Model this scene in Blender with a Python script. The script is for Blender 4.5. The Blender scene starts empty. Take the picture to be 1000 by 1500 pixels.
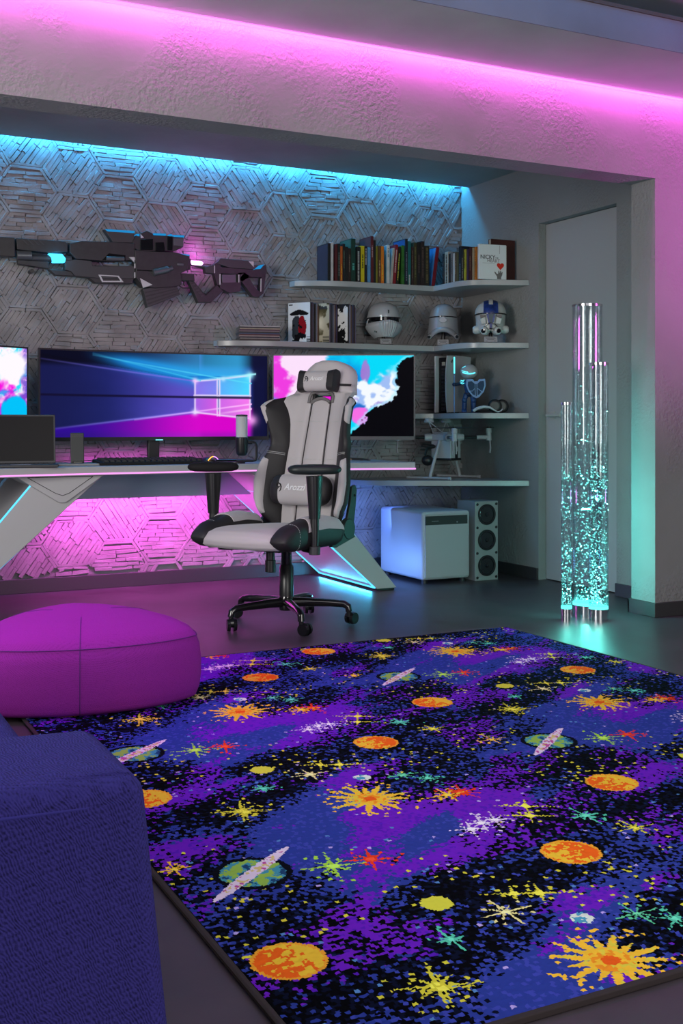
import bpy, bmesh, math, random
import numpy as np
from mathutils import Vector, Matrix, Euler

SC = bpy.context.scene
COL = SC.collection
PI = math.pi
rnd = random.Random(7)

# ------------------------------------------------------------------ camera
THETA = math.radians(26.816)          # the camera is turned this far to the right of the brick wall's normal
FPX, HORIZON = 1642.0, 621.0          # focal length and horizon row in a 1000 x 1500 frame
SN, CS = math.sin(THETA), math.cos(THETA)
cam_d = bpy.data.cameras.new('camera')
cam = bpy.data.objects.new('camera', cam_d)
COL.objects.link(cam)
cam.location = (0, 0, 1.0)
cam.rotation_euler = (PI / 2, 0, -THETA)
cam_d.sensor_fit = 'VERTICAL'
cam_d.sensor_height = 36.0
cam_d.lens = FPX / 1500 * 36.0
cam_d.shift_y = -(750 - HORIZON) / 1500
cam_d.clip_start = 0.05
SC.camera = cam

# ------------------------------------------------------------------ world and lights
world = bpy.data.worlds.new('world')
SC.world = world
world.use_nodes = True
world.node_tree.nodes['Background'].inputs[0].default_value = (0.09, 0.10, 0.13, 1)
world.node_tree.nodes['Background'].inputs[1].default_value = 0.3


def area(name, loc, target, sx, sy, power, col, spread=180):
    l = bpy.data.lights.new(name, 'AREA')
    l.shape = 'RECTANGLE'
    l.size, l.size_y = sx, sy
    l.energy = power
    l.color = col
    l.spread = math.radians(spread)
    o = bpy.data.objects.new(name, l)
    COL.objects.link(o)
    o.location = loc
    d = Vector(target) - Vector(loc)
    o.rotation_euler = d.to_track_quat('-Z', 'Y').to_euler()
    return o


def strip(name, p0, p1, aim, w, power, col, spread=180):
    """a long thin area light from p0 to p1 that shines towards the direction aim"""
    p0, p1, aim = Vector(p0), Vector(p1), Vector(aim).normalized()
    o = area(name, (p0 + p1) / 2, (p0 + p1) / 2 + aim, (p1 - p0).length, w, power, col, spread)
    x = (p1 - p0).normalized()
    z = -aim
    y = z.cross(x).normalized()
    m = Matrix((x, y, z)).transposed()
    o.rotation_euler = m.to_euler()
    return o


def point(name, loc, r, power, col):
    l = bpy.data.lights.new(name, 'POINT')
    l.energy, l.color, l.shadow_soft_size = power, col, r
    o = bpy.data.objects.new(name, l)
    COL.objects.link(o)
    o.location = loc
    return o


PINK = (1.0, 0.16, 0.85)
CYAN = (0.05, 0.55, 1.0)
TEAL = (0.15, 1.0, 0.85)
# unseen fill lights added to brighten the room, ottoman, pier and sofa
area('overhead_fill', (1.3, 1.4, 2.66), (1.9, 3.2, 0.0), 2.2, 1.6, 26, (1.0, 0.96, 0.98))
area('rear_fill', (1.6, -2.3, 1.35), (2.0, 5.0, 1.35), 2.6, 1.9, 105, (1.0, 0.985, 0.94))
area('side_fill', (-2.3, 2.9, 1.6), (4.37, 5.5, 1.35), 2.0, 1.7, 210, (1.0, 0.985, 0.94))
area('magenta_fill', (0.55, 3.95, 2.45), (0.85, 4.2, 0.0), 0.5, 0.5, 4.5, (0.85, 0.06, 1.0), 70)
area('pink_fill', (5.1, 2.6, 1.6), (4.45, 4.44, 2.15), 0.4, 0.4, 10, (1.0, 0.10, 0.85), 75)
area('blue_fill', (-1.9, 1.6, 2.3), (0.1, 1.5, 0.5), 0.8, 0.8, 4, (0.34, 0.38, 1.0), 90)
# strips hidden in the coves, under the desk and along its legs, plus an added fill
strip('wall_wash', (-2.0, 6.70, 2.74), (4.36, 6.70, 2.74), (0, 0.35, -1), 0.03, 60, (0.04, 0.48, 1.0))
strip('beam_wash', (-2.3, 4.408, 2.690), (5.3, 4.408, 2.690), (0, 1, -1), 0.014, 26, (1.0, 0.09, 0.82))
strip('beam_glow', (-2.3, 4.34, 2.690), (5.3, 4.34, 2.690), (0, 1, -0.9), 0.02, 12, (1.0, 0.08, 0.85), 120)
strip('upper_cove', (-2.3, 3.84, 2.885), (5.3, 3.84, 2.885), (0, -1, 0.7), 0.03, 45, (0.06, 0.42, 1.0))
strip('under_desk_wash', (1.25, 6.50, 0.62), (2.45, 6.50, 0.62), (0, 0.72, -0.69), 0.05, 24, (1.0, 0.12, 0.85))
strip('under_desk_glow', (1.3, 6.26, 0.56), (2.5, 6.26, 0.56), (0, -0.15, -1), 0.05, 0.8, (1.0, 0.10, 0.9))
strip('leg_wash', (3.185, 5.90, 0.015), (3.185, 6.62, 0.015), (-1, 0, -0.12), 0.012, 2.6, (0.05, 0.55, 1.0))
strip('desk_inner_fill', (2.1, 6.05, 0.48), (2.1, 6.5, 0.48), (1, 0, -0.28), 0.1, 4.0, (1.0, 0.12, 0.9), 110)  # added fill for the leg's inner face, no strip hangs there
strip('leg_side_glow', (3.36, 5.95, 0.10), (3.36, 6.55, 0.10), (1, 0, 0.25), 0.14, 2.6, (0.16, 0.36, 1.0))
strip('desk_underglow', (2.75, 6.40, 0.42), (3.7, 6.40, 0.42), (0.1, 1, -0.1), 0.2, 4.0, (0.10, 0.24, 1.0))

SC.view_settings.view_transform = 'Standard'
SC.view_settings.look = 'None'
SC.view_settings.exposure = 0.0
SC.view_settings.gamma = 1.0
SC.view_settings.use_curve_mapping = False


# ------------------------------------------------------------------ helpers
def at(x, y, Y=None, z=None, X=None):
    """the point of the plane Y, X or z seen at a pixel of the 1000 x 1500 photograph"""
    r, u = (x - 500) / FPX, (HORIZON - y) / FPX
    d = (SN + CS * r, CS - SN * r, u)
    t = Y / d[1] if Y is not None else (X / d[0] if X is not None else (z - 1.0) / d[2])
    return Vector((d[0] * t, d[1] * t, 1.0 + d[2] * t))


def lin(r, g, b):
    f = lambda c: (c / 12.92 if c <= 0.04045 else ((c + 0.055) / 1.055) ** 2.4)
    return tuple(f(c / 255.0) for c in (r, g, b))


def tag(o, label=None, cat=None, group=None, kind=None):
    if label: o['label'] = label
    if cat: o['category'] = cat
    if group: o['group'] = group
    if kind: o['kind'] = kind
    return o


def thing(name, label, cat, loc=(0, 0, 0), rz=0.0, group=None):
    o = bpy.data.objects.new(name, None)
    COL.objects.link(o)
    o.location = loc
    o.rotation_euler = (0, 0, rz)
    o.empty_display_size = 0.1
    return tag(o, label, cat, group)


def copy_tree(o, parent=None):
    c = o.copy()
    COL.objects.link(c)
    if parent is not None: c.parent = parent
    for ch in list(o.children): copy_tree(ch, c)
    return c


def mat(name, col, rough=0.5, metal=0.0, emit=None, strength=1.0, alpha=1.0, trans=0.0, coat=0.0,
        bump=None, var=None, spec=0.5, sheen=0.0):
    """bump = (scale, strength, distance[, detail]); var = (scale, amount) value noise over the base colour"""
    m = bpy.data.materials.new(name)
    m.use_nodes = True
    nt = m.node_tree
    b = nt.nodes['Principled BSDF']
    b.inputs['Base Color'].default_value = (*col, 1)
    b.inputs['Roughness'].default_value = rough
    b.inputs['Metallic'].default_value = metal
    b.inputs['Specular IOR Level'].default_value = spec
    b.inputs['Coat Weight'].default_value = coat
    b.inputs['Transmission Weight'].default_value = trans
    b.inputs['Alpha'].default_value = alpha
    b.inputs['Sheen Weight'].default_value = sheen
    if emit:
        b.inputs['Emission Color'].default_value = (*emit, 1)
        b.inputs['Emission Strength'].default_value = strength
    if var or bump:
        tc = nt.nodes.new('ShaderNodeTexCoord')
    if var:
        n = nt.nodes.new('ShaderNodeTexNoise')
        n.inputs['Scale'].default_value = var[0]
        n.inputs['Detail'].default_value = 5
        nt.links.new(tc.outputs['Object'], n.inputs['Vector'])
        mr = nt.nodes.new('ShaderNodeMapRange')
        mr.inputs['From Min'].default_value, mr.inputs['From Max'].default_value = 0.3, 0.7
        mr.inputs['To Min'].default_value, mr.inputs['To Max'].default_value = 1 - var[1], 1 + var[1]
        nt.links.new(n.outputs['Fac'], mr.inputs['Value'])
        vm = nt.nodes.new('ShaderNodeVectorMath')
        vm.operation = 'SCALE'
        vm.inputs[0].default_value = col
        nt.links.new(mr.outputs[0], vm.inputs['Scale'])
        nt.links.new(vm.outputs[0], b.inputs['Base Color'])
    if bump:
        n = nt.nodes.new('ShaderNodeTexNoise')
        n.inputs['Scale'].default_value = bump[0]
        n.inputs['Detail'].default_value = bump[3] if len(bump) > 3 else 3
        nt.links.new(tc.outputs['Object'], n.inputs['Vector'])
        bp = nt.nodes.new('ShaderNodeBump')
        bp.inputs['Strength'].default_value = bump[1]
        bp.inputs['Distance'].default_value = bump[2]
        nt.links.new(n.outputs['Fac'], bp.inputs['Height'])
        nt.links.new(bp.outputs[0], b.inputs['Normal'])
    return m


def glow(name, col, strength):
    m = bpy.data.materials.new(name)
    m.use_nodes = True
    nt = m.node_tree
    nt.nodes.remove(nt.nodes['Principled BSDF'])
    e = nt.nodes.new('ShaderNodeEmission')
    e.inputs[0].default_value = (*col, 1)
    e.inputs[1].default_value = strength
    nt.links.new(e.outputs[0], nt.nodes['Material Output'].inputs[0])
    return m


class MB:
    """collects shapes and links them as one mesh object"""

    def __init__(s, M=None):
        s.v, s.f, s.M = [], [], M or Matrix.Identity(4)

    def add(s, vs, fs):
        n = len(s.v)
        s.v += [tuple(s.M @ Vector(p)) for p in vs]
        s.f += [tuple(i + n for i in f) for f in fs]
        return s

    def box(s, c, d, rot=None):
        x, y, z = d[0] / 2, d[1] / 2, d[2] / 2
        vs = [Vector((a * x, b * y, e * z)) for e in (-1, 1) for b in (-1, 1) for a in (-1, 1)]
        if rot is not None:
            R = Euler(rot).to_matrix()
            vs = [R @ p for p in vs]
        c = Vector(c)
        return s.add([p + c for p in vs], [(0, 2, 3, 1), (4, 5, 7, 6), (0, 1, 5, 4), (1, 3, 7, 5), (3, 2, 6, 7), (2, 0, 4, 6)])

    def span(s, a, b):
        return s.box([(p + q) / 2 for p, q in zip(a, b)], [abs(q - p) for p, q in zip(a, b)])

    def cyl(s, p0, p1, r0, r1=None, n=16):
        r1 = r0 if r1 is None else r1
        p0, p1 = Vector(p0), Vector(p1)
        d = (p1 - p0).normalized()
        a = d.orthogonal().normalized()
        b = d.cross(a)
        vs = []
        for p, r in ((p0, r0), (p1, r1)):
            vs += [p + (a * math.cos(2 * PI * i / n) + b * math.sin(2 * PI * i / n)) * r for i in range(n)]
        fs = [(i, (i + 1) % n, n + (i + 1) % n, n + i) for i in range(n)]
        fs += [tuple(reversed(range(n))), tuple(range(n, 2 * n))]
        return s.add(vs, fs)

    def tube(s, pts, r, n=8, flat=None):
        pts = [Vector(p) for p in pts]
        rs = r if isinstance(r, (list, tuple)) else [r] * len(pts)
        vs, prev = [], None
        for i, p in enumerate(pts):
            d = (pts[min(i + 1, len(pts) - 1)] - pts[max(i - 1, 0)]).normalized()
            if prev is None:
                a = Vector((0, 0, 1)) if abs(d.z) < 0.9 else Vector((1, 0, 0))
                a = (a - d * a.dot(d)).normalized()
            else:
                a = (prev - d * prev.dot(d)).normalized()
            prev = a
            b = d.cross(a)
            k = flat or 1.0
            vs += [p + (a * math.cos(2 * PI * j / n) * k + b * math.sin(2 * PI * j / n)) * rs[i] for j in range(n)]
        fs = []
        for i in range(len(pts) - 1):
            fs += [(i * n + j, i * n + (j + 1) % n, (i + 1) * n + (j + 1) % n, (i + 1) * n + j) for j in range(n)]
        m = (len(pts) - 1) * n
        fs += [tuple(reversed(range(n))), tuple(range(m, m + n))]
        return s.add(vs, fs)

    def lathe(s, prof, n=24, c=(0, 0, 0), axis='Z'):
        vs = []
        for r, z in prof:
            for i in range(n):
                a = 2 * PI * i / n
                p = (r * math.cos(a), r * math.sin(a), z)
                if axis == 'Y': p = (p[0], p[2], p[1])
                if axis == 'X': p = (p[2], p[0], p[1])
                vs.append((p[0] + c[0], p[1] + c[1], p[2] + c[2]))
        fs = []
        for k in range(len(prof) - 1):
            fs += [(k * n + i, k * n + (i + 1) % n, (k + 1) * n + (i + 1) % n, (k + 1) * n + i) for i in range(n)]
        if prof[0][0] > 1e-6: fs.append(tuple(reversed(range(n))))
        if prof[-1][0] > 1e-6: fs.append(tuple(range((len(prof) - 1) * n, len(prof) * n)))
        return s.add(vs, fs)

    def prism(s, poly, a, b, plane='XZ'):
        """poly is 2-D; extruded from a to b along the remaining axis"""
        def P(u, v, w):
            return {'XZ': (u, w, v), 'XY': (u, v, w), 'YZ': (w, u, v)}[plane]
        n = len(poly)
        vs = [P(u, v, a) for u, v in poly] + [P(u, v, b) for u, v in poly]
        fs = [tuple(range(n)), tuple(reversed(range(n, 2 * n)))]
        fs += [((i + 1) % n, i, n + i, n + (i + 1) % n) for i in range(n)]
        return s.add(vs, fs)

    def sph(s, c, r, nu=16, nv=10, top=PI / 2, bot=-PI / 2):
        r = (r, r, r) if isinstance(r, (int, float)) else r
        vs = []
        for j in range(nv + 1):
            t = bot + (top - bot) * j / nv
            for i in range(nu):
                a = 2 * PI * i / nu
                vs.append((c[0] + r[0] * math.cos(t) * math.cos(a), c[1] + r[1] * math.cos(t) * math.sin(a), c[2] + r[2] * math.sin(t)))
        fs = [(j * nu + i, j * nu + (i + 1) % nu, (j + 1) * nu + (i + 1) % nu, (j + 1) * nu + i) for j in range(nv) for i in range(nu)]
        return s.add(vs, fs)

    def grid(s, fn, nu, nv, closed=False):
        vs = [fn(i / nu, j / nv) for j in range(nv + 1) for i in range(nu + (0 if closed else 1))]
        w = nu if closed else nu + 1
        fs = [(j * w + i, j * w + (i + 1) % w, (j + 1) * w + (i + 1) % w, (j + 1) * w + i) for j in range(nv) for i in range(nu)]
        return s.add(vs, fs)

    def slab(s, fn, nu, nv, back):
        """a curved panel: fn(u,v) is the front, back(u,v) the rear; closed all round"""
        n = len(s.v)
        w = nu + 1
        F = [fn(i / nu, j / nv) for j in range(nv + 1) for i in range(w)]
        B = [back(i / nu, j / nv) for j in range(nv + 1) for i in range(w)]
        k = len(F)
        fs = []
        for j in range(nv):
            for i in range(nu):
                q = (j * w + i, j * w + i + 1, (j + 1) * w + i + 1, (j + 1) * w + i)
                fs.append(q)
                fs.append(tuple(k + t for t in reversed(q)))
        rim = [i for i in range(w)] + [j * w + nu for j in range(1, nv + 1)] + [nv * w + i for i in range(nu - 1, -1, -1)] + [j * w for j in range(nv - 1, 0, -1)]
        for a, b in zip(rim, rim[1:] + rim[:1]):
            fs.append((b, a, k + a, k + b))
        return s.add(F + B, fs)

    def build(s, name, m, parent=None, smooth=35, bevel=0.0, seg=2, sub=0, loc=None):
        me = bpy.data.meshes.new(name)
        me.from_pydata(s.v, [], s.f)
        bm = bmesh.new()
        bm.from_mesh(me)
        bmesh.ops.remove_doubles(bm, verts=bm.verts, dist=1e-6)
        bmesh.ops.recalc_face_normals(bm, faces=bm.faces)
        bm.to_mesh(me)
        bm.free()
        for mm in (m if isinstance(m, (list, tuple)) else [m]): me.materials.append(mm)
        if smooth:
            me.polygons.foreach_set('use_smooth', [True] * len(me.polygons))
            if not bevel and smooth < 180: me.set_sharp_from_angle(angle=math.radians(smooth))
        o = bpy.data.objects.new(name, me)
        COL.objects.link(o)
        if parent is not None: o.parent = parent
        if loc is not None: o.location = loc
        if bevel:
            md = o.modifiers.new('bevel', 'BEVEL')
            md.width, md.segments, md.limit_method = bevel, seg, 'ANGLE'
            md.angle_limit = math.radians(30)
            md.harden_normals = True
        if sub:
            md = o.modifiers.new('sub', 'SUBSURF')
            md.levels = md.render_levels = sub
        return o


def struct(name, mb, m, **k):
    return tag(mb.build(name, m, **k), kind='structure')


def lettering(name, text, size, m, parent, M, depth=0.0008, align='CENTER', shear=0.0):
    cu = bpy.data.curves.new(name, 'FONT')
    cu.body, cu.size, cu.extrude, cu.align_x, cu.align_y = text, size, depth, align, 'CENTER'
    cu.shear = shear
    cu.offset = size * .012
    cu.resolution_u = 3
    t = bpy.data.objects.new(name, cu)
    COL.objects.link(t)
    me = bpy.data.meshes.new_from_object(t.evaluated_get(bpy.context.evaluated_depsgraph_get()))
    bpy.data.objects.remove(t)
    me.materials.clear()
    me.materials.append(m)
    o = bpy.data.objects.new(name, me)
    COL.objects.link(o)
    if parent is not None: o.parent = parent
    o.matrix_local = M
    o['kind'] = 'stuff'
    return o


def frame(origin, right, up):
    """matrix whose X is right and Y is up: puts flat text on a face"""
    r, u = Vector(right).normalized(), Vector(up).normalized()
    n = r.cross(u)
    m = Matrix((r, u, n)).transposed().to_4x4()
    m.translation = Vector(origin)
    return m


def colour_attr(me, rgb, domain):
    a = me.attributes.new('print', 'FLOAT_COLOR', domain)
    rgba = np.ones((len(rgb), 4), dtype=np.float32)
    rgba[:, :3] = rgb
    a.data.foreach_set('color', rgba.ravel())


def srgb2lin(a):
    a = np.clip(a, 0, 1)
    return np.where(a <= 0.04045, a / 12.92, ((a + 0.055) / 1.055) ** 2.4)


def value_noise(x, y, seed, octaves=4):
    rs = np.random.RandomState(seed)
    tab = rs.rand(256, 256)
    out, amp, tot = 0, 1.0, 0
    for _ in range(octaves):
        xi, yi = np.floor(x).astype(int), np.floor(y).astype(int)
        fx, fy = x - xi, y - yi
        fx, fy = fx * fx * (3 - 2 * fx), fy * fy * (3 - 2 * fy)
        g = lambda a, b: tab[a % 256, b % 256]
        out = out + amp * ((g(xi, yi) * (1 - fx) + g(xi + 1, yi) * fx) * (1 - fy) + (g(xi, yi + 1) * (1 - fx) + g(xi + 1, yi + 1) * fx) * fy)
        tot += amp
        amp *= 0.5
        x, y = x * 2.03 + 17.3, y * 2.03 + 5.1
    return out / tot


def printed(name, strength=None, rough=0.6):
    """a material that shows the 'print' attribute, as ink or as a lit screen"""
    m = bpy.data.materials.new(name)
    m.use_nodes = True
    nt = m.node_tree
    b = nt.nodes['Principled BSDF']
    at_ = nt.nodes.new('ShaderNodeAttribute')
    at_.attribute_name = 'print'
    b.inputs['Roughness'].default_value = rough
    if strength:
        b.inputs['Base Color'].default_value = (0.002, 0.002, 0.002, 1)
        nt.links.new(at_.outputs['Color'], b.inputs['Emission Color'])
        b.inputs['Emission Strength'].default_value = strength
        b.inputs['Roughness'].default_value = 0.3
        b.inputs['Specular IOR Level'].default_value = 0.02
    else:
        b.inputs['Specular IOR Level'].default_value = 0.04
        nt.links.new(at_.outputs['Color'], b.inputs['Base Color'])
    return m
# ------------------------------------------------------------------ materials
def plaster(name, col, bump=0.5):
    m = mat(name, col, 0.85, var=(1.6, 0.10))
    nt = m.node_tree
    b = nt.nodes['Principled BSDF']
    tc = nt.nodes.new('ShaderNodeTexCoord')
    n1 = nt.nodes.new('ShaderNodeTexNoise'); n1.inputs['Scale'].default_value = 60; n1.inputs['Detail'].default_value = 4
    n2 = nt.nodes.new('ShaderNodeTexNoise'); n2.inputs['Scale'].default_value = 2.6; n2.inputs['Detail'].default_value = 2
    mr = nt.nodes.new('ShaderNodeMapRange')
    mr.inputs['From Min'].default_value, mr.inputs['From Max'].default_value = 0.42, 0.62
    mr.inputs['To Min'].default_value, mr.inputs['To Max'].default_value = 0.10, 1.0
    mu = nt.nodes.new('ShaderNodeMath'); mu.operation = 'MULTIPLY'
    bp = nt.nodes.new('ShaderNodeBump'); bp.inputs['Strength'].default_value = bump; bp.inputs['Distance'].default_value = 0.012
    for n in (n1, n2): nt.links.new(tc.outputs['Object'], n.inputs['Vector'])
    nt.links.new(n2.outputs['Fac'], mr.inputs['Value'])
    nt.links.new(n1.outputs['Fac'], mu.inputs[0]); nt.links.new(mr.outputs[0], mu.inputs[1])
    nt.links.new(mu.outputs[0], bp.inputs['Height']); nt.links.new(bp.outputs[0], b.inputs['Normal'])
    return m


PLASTER = plaster('grey_plaster', (0.225, 0.225, 0.225), 0.8)
CEIL = mat('grey_ceiling', (0.25, 0.255, 0.26), 0.9, var=(2.0, 0.15), bump=(30, 0.15, 0.01))
BLUE_LIT = mat('blue_lit_grey', (0.17, 0.17, 0.24), 0.8, var=(2.5, 0.15))  # grey fascia with the blue light on it put into the colour
DOOR = mat('door_paint', (0.33, 0.33, 0.33), 0.6)
SKIRT = mat('dark_skirting', (0.035, 0.034, 0.036), 0.45)
WOOD_TRIM = mat('brown_trim', (0.09, 0.055, 0.05), 0.6)
BRICK = mat('grey_brick', (0.25, 0.24, 0.245), 0.9, var=(9, 0.22), bump=(120, 0.35, 0.006))
MORTAR = mat('dark_mortar', (0.215, 0.21, 0.215), 0.95, bump=(90, 0.4, 0.006))


def concrete_floor():
    m = mat('polished_concrete', (0.05, 0.046, 0.05), 0.35, spec=0.35)
    nt = m.node_tree
    b = nt.nodes['Principled BSDF']
    tc = nt.nodes.new('ShaderNodeTexCoord')
    n = nt.nodes.new('ShaderNodeTexNoise'); n.inputs['Scale'].default_value = 3.0; n.inputs['Detail'].default_value = 8; n.inputs['Roughness'].default_value = 0.65
    nt.links.new(tc.outputs['Object'], n.inputs['Vector'])
    cr = nt.nodes.new('ShaderNodeValToRGB')
    cr.color_ramp.elements[0].position, cr.color_ramp.elements[0].color = 0.3, (0.037, 0.030, 0.035, 1)
    cr.color_ramp.elements[1].position, cr.color_ramp.elements[1].color = 0.7, (0.076, 0.060, 0.070, 1)  # warm concrete grey, tinted purple in place of the pink beam's reflection
    nt.links.new(n.outputs['Fac'], cr.inputs[0]); nt.links.new(cr.outputs[0], b.inputs['Base Color'])
    mr = nt.nodes.new('ShaderNodeMapRange')
    mr.inputs['To Min'].default_value, mr.inputs['To Max'].default_value = 0.28, 0.5
    nt.links.new(n.outputs['Fac'], mr.inputs['Value']); nt.links.new(mr.outputs[0], b.inputs['Roughness'])
    return m


FLOOR = concrete_floor()

# ------------------------------------------------------------------ room shell
XL, XR, YB, YF = -2.4, 5.4, -2.6, 6.76     # left wall, far right wall, wall behind the camera, brick wall
SX = 4.37                                  # plaster side wall of the alcove
struct('floor', MB().span((XL, YB, -0.08), (XR, 6.9, 0.0)), FLOOR, smooth=0)
wall_back = struct('wall_back', MB().span((XL, 6.76, 0), (4.5, 6.90, 2.86)), MORTAR, smooth=0)
struct('wall_left', MB().span((XL - 0.1, YB, 0), (XL, 6.9, 3.02)), PLASTER, smooth=0)
struct('wall_front', MB().span((XL, YB - 0.1, 0), (XR, YB, 3.02)), PLASTER, smooth=0)
struct('wall_right', MB().span((XR, YB, 0), (XR + 0.1, 4.44, 3.02)), PLASTER, smooth=0)
# side wall with the recess of the flush door (Y 5.10 .. 5.82, top at 2.28)
D0, D1, DZ = 5.10, 5.845, 2.285
ws = MB()
ws.span((SX, D1, 0), (SX + 0.14, 6.76, 2.86))
ws.span((SX, 4.62, 0), (SX + 0.14, D0, 2.86))
ws.span((SX, D0, DZ), (SX + 0.14, D1, 2.86))
ws.span((SX + 0.10, D0, 0), (SX + 0.14, D1, DZ))
struct('wall_side', ws, PLASTER, smooth=0)
door = struct('door_1', MB().span((SX + 0.055, D0 + 0.004, 0.006), (SX + 0.095, D1 - 0.004, DZ - 0.004)), DOOR, smooth=0, bevel=0.002)
STEEL = mat('brushed_steel', (0.45, 0.44, 0.43), 0.35, 1.0)
hm = MB()
hm.cyl((SX + 0.055, D1 - 0.075, 1.055), (SX + 0.005, D1 - 0.075, 1.055), 0.011, n=12)
hm.box((SX + 0.052, D1 - 0.075, 1.055), (0.006, 0.05, 0.05))
hm.tube([(SX + 0.008, D1 - 0.075, 1.055), (SX + 0.008, D1 - 0.14, 1.056), (SX + 0.010, D1 - 0.205, 1.055)], 0.010, 10)
hm.build('handle', mat('handle_grey', (0.36, 0.35, 0.34), 0.4), door)
# pier and beam in front of the alcove
struct('wall_pier', MB().span((4.06, 4.44, 0), (XR + 0.1, 4.62, 2.70)), PLASTER, smooth=0)
struct('beam', MB().span((XL, 4.44, 2.27), (4.06, 4.62, 2.70)), PLASTER, smooth=0)
# ceilings: the alcove with its light slot, the strip before the beam, the raised middle
struct('ceiling_alcove', MB().span((XL, 4.62, 2.668), (4.5, 6.655, 2.72)).span((XL, 6.655, 2.80), (4.5, 6.76, 2.86)).span((XL, 6.640, 2.72), (4.5, 6.655, 2.86)), CEIL, smooth=0)
struct('ceiling_strip', MB().span((XL, 3.886, 2.70), (XR, 4.62, 2.74)), mat('lit_ceiling', (0.40, 0.42, 0.42), 0.9, var=(2.0, 0.12)), smooth=0)  # lighter than the alcove ceiling: upward light put into its colour
struct('trim_1', MB().span((XL, 3.880, 2.6995), (XR, 3.8855, 2.855)), BLUE_LIT, smooth=0)
struct('trim_2', MB().span((XL, 3.872, 2.842), (XR, 3.90, 2.858)), WOOD_TRIM, smooth=0)
struct('ceiling_raised', MB().span((XL, YB, 3.00), (XR, 4.62, 3.05)), mat('white_ceiling', (0.3, 0.3, 0.32), 0.9), smooth=0)
# skirting boards
struct('baseboard_back', MB().span((XL, 6.735, 0), (SX, 6.76, 0.085)), SKIRT, smooth=0, bevel=0.003)
struct('baseboard_side', MB().span((SX - 0.014, D1 + 0.0, 0), (SX, 6.735, 0.075)).span((SX - 0.014, 4.62, 0), (SX, D0, 0.075)), SKIRT, smooth=0, bevel=0.003)
struct('baseboard_pier', MB().span((4.046, 4.426, 0), (XR, 4.44, 0.075)).span((4.046, 4.44, 0), (4.06, 4.634, 0.075)).span((4.046, 4.62, 0), (SX - 0.014, 4.634, 0.075)), SKIRT, smooth=0, bevel=0.003)
# LED strips that show
LED_PINK = glow('pink_led', (1.0, 0.30, 0.95), 1.6)
LED_CYAN = glow('cyan_led', (0.10, 0.62, 1.0), 1.6)
LED_BLUE = glow('blue_led', (0.06, 0.5, 1.0), 2.0)
tag(MB().span((XL, 4.428, 2.692), (XR, 4.44, 2.70)).build('ceiling_led_strip', LED_PINK, smooth=0),
    'pink glowing light strip along the joint of the beam and the ceiling', 'light strip')
tag(MB().span((XL, 6.72, 2.785), (4.36, 6.76, 2.80)).build('cove_led_strip', LED_BLUE, smooth=0),
    'blue light strip tucked in the slot above the brick wall', 'light strip')

# ------------------------------------------------------------------ hexagon brickwork on the back wall
HDX, HDZ = 0.279, 0.28
HCX, HCZ = 1.88, 2.382


def brick_geo(c, ax, lx, lz, proud, r):
    """a hand-cut brick: base quad on the wall, smaller uneven quad in front; c = (x,z), ax = direction along its length"""
    a = Vector((math.cos(ax), math.sin(ax)))
    b = Vector((-a.y, a.x))
    vs = []
    for k, dep in ((1.0, 0.0), (0.97, proud * 0.75), (0.86, proud)):
        for i, j in ((-1, -1), (1, -1), (1, 1), (-1, 1)):
            kk = k if k > 0.9 else 1 - min(0.14, 0.0036 / lx)
            kz = k if k > 0.9 else 1 - min(0.3, 0.0042 / lz)
            p = Vector(c) + a * (i * lx / 2 * kk + r.uniform(-1, 1) * 0.0042) + b * (j * lz / 2 * kz + r.uniform(-1, 1) * 0.0030)
            vs.append((p.x, 6.76 - dep - (r.uniform(-1, 1) * 0.0012 if dep else 0), p.y))
    fs = [(8, 9, 10, 11)]
    for k in (0, 4):
        fs += [(k + i, k + (i + 1) % 4, k + 4 + (i + 1) % 4, k + 4 + i) for i in range(4)]
    return vs, fs


def inside_hex(x, z, k):
    x, z = abs(x) / (HDX * 2 / 3 * k), abs(z) / (HDZ / 2 * k)
    return z <= 1 and x <= 1 - 0.5 * z


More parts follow.
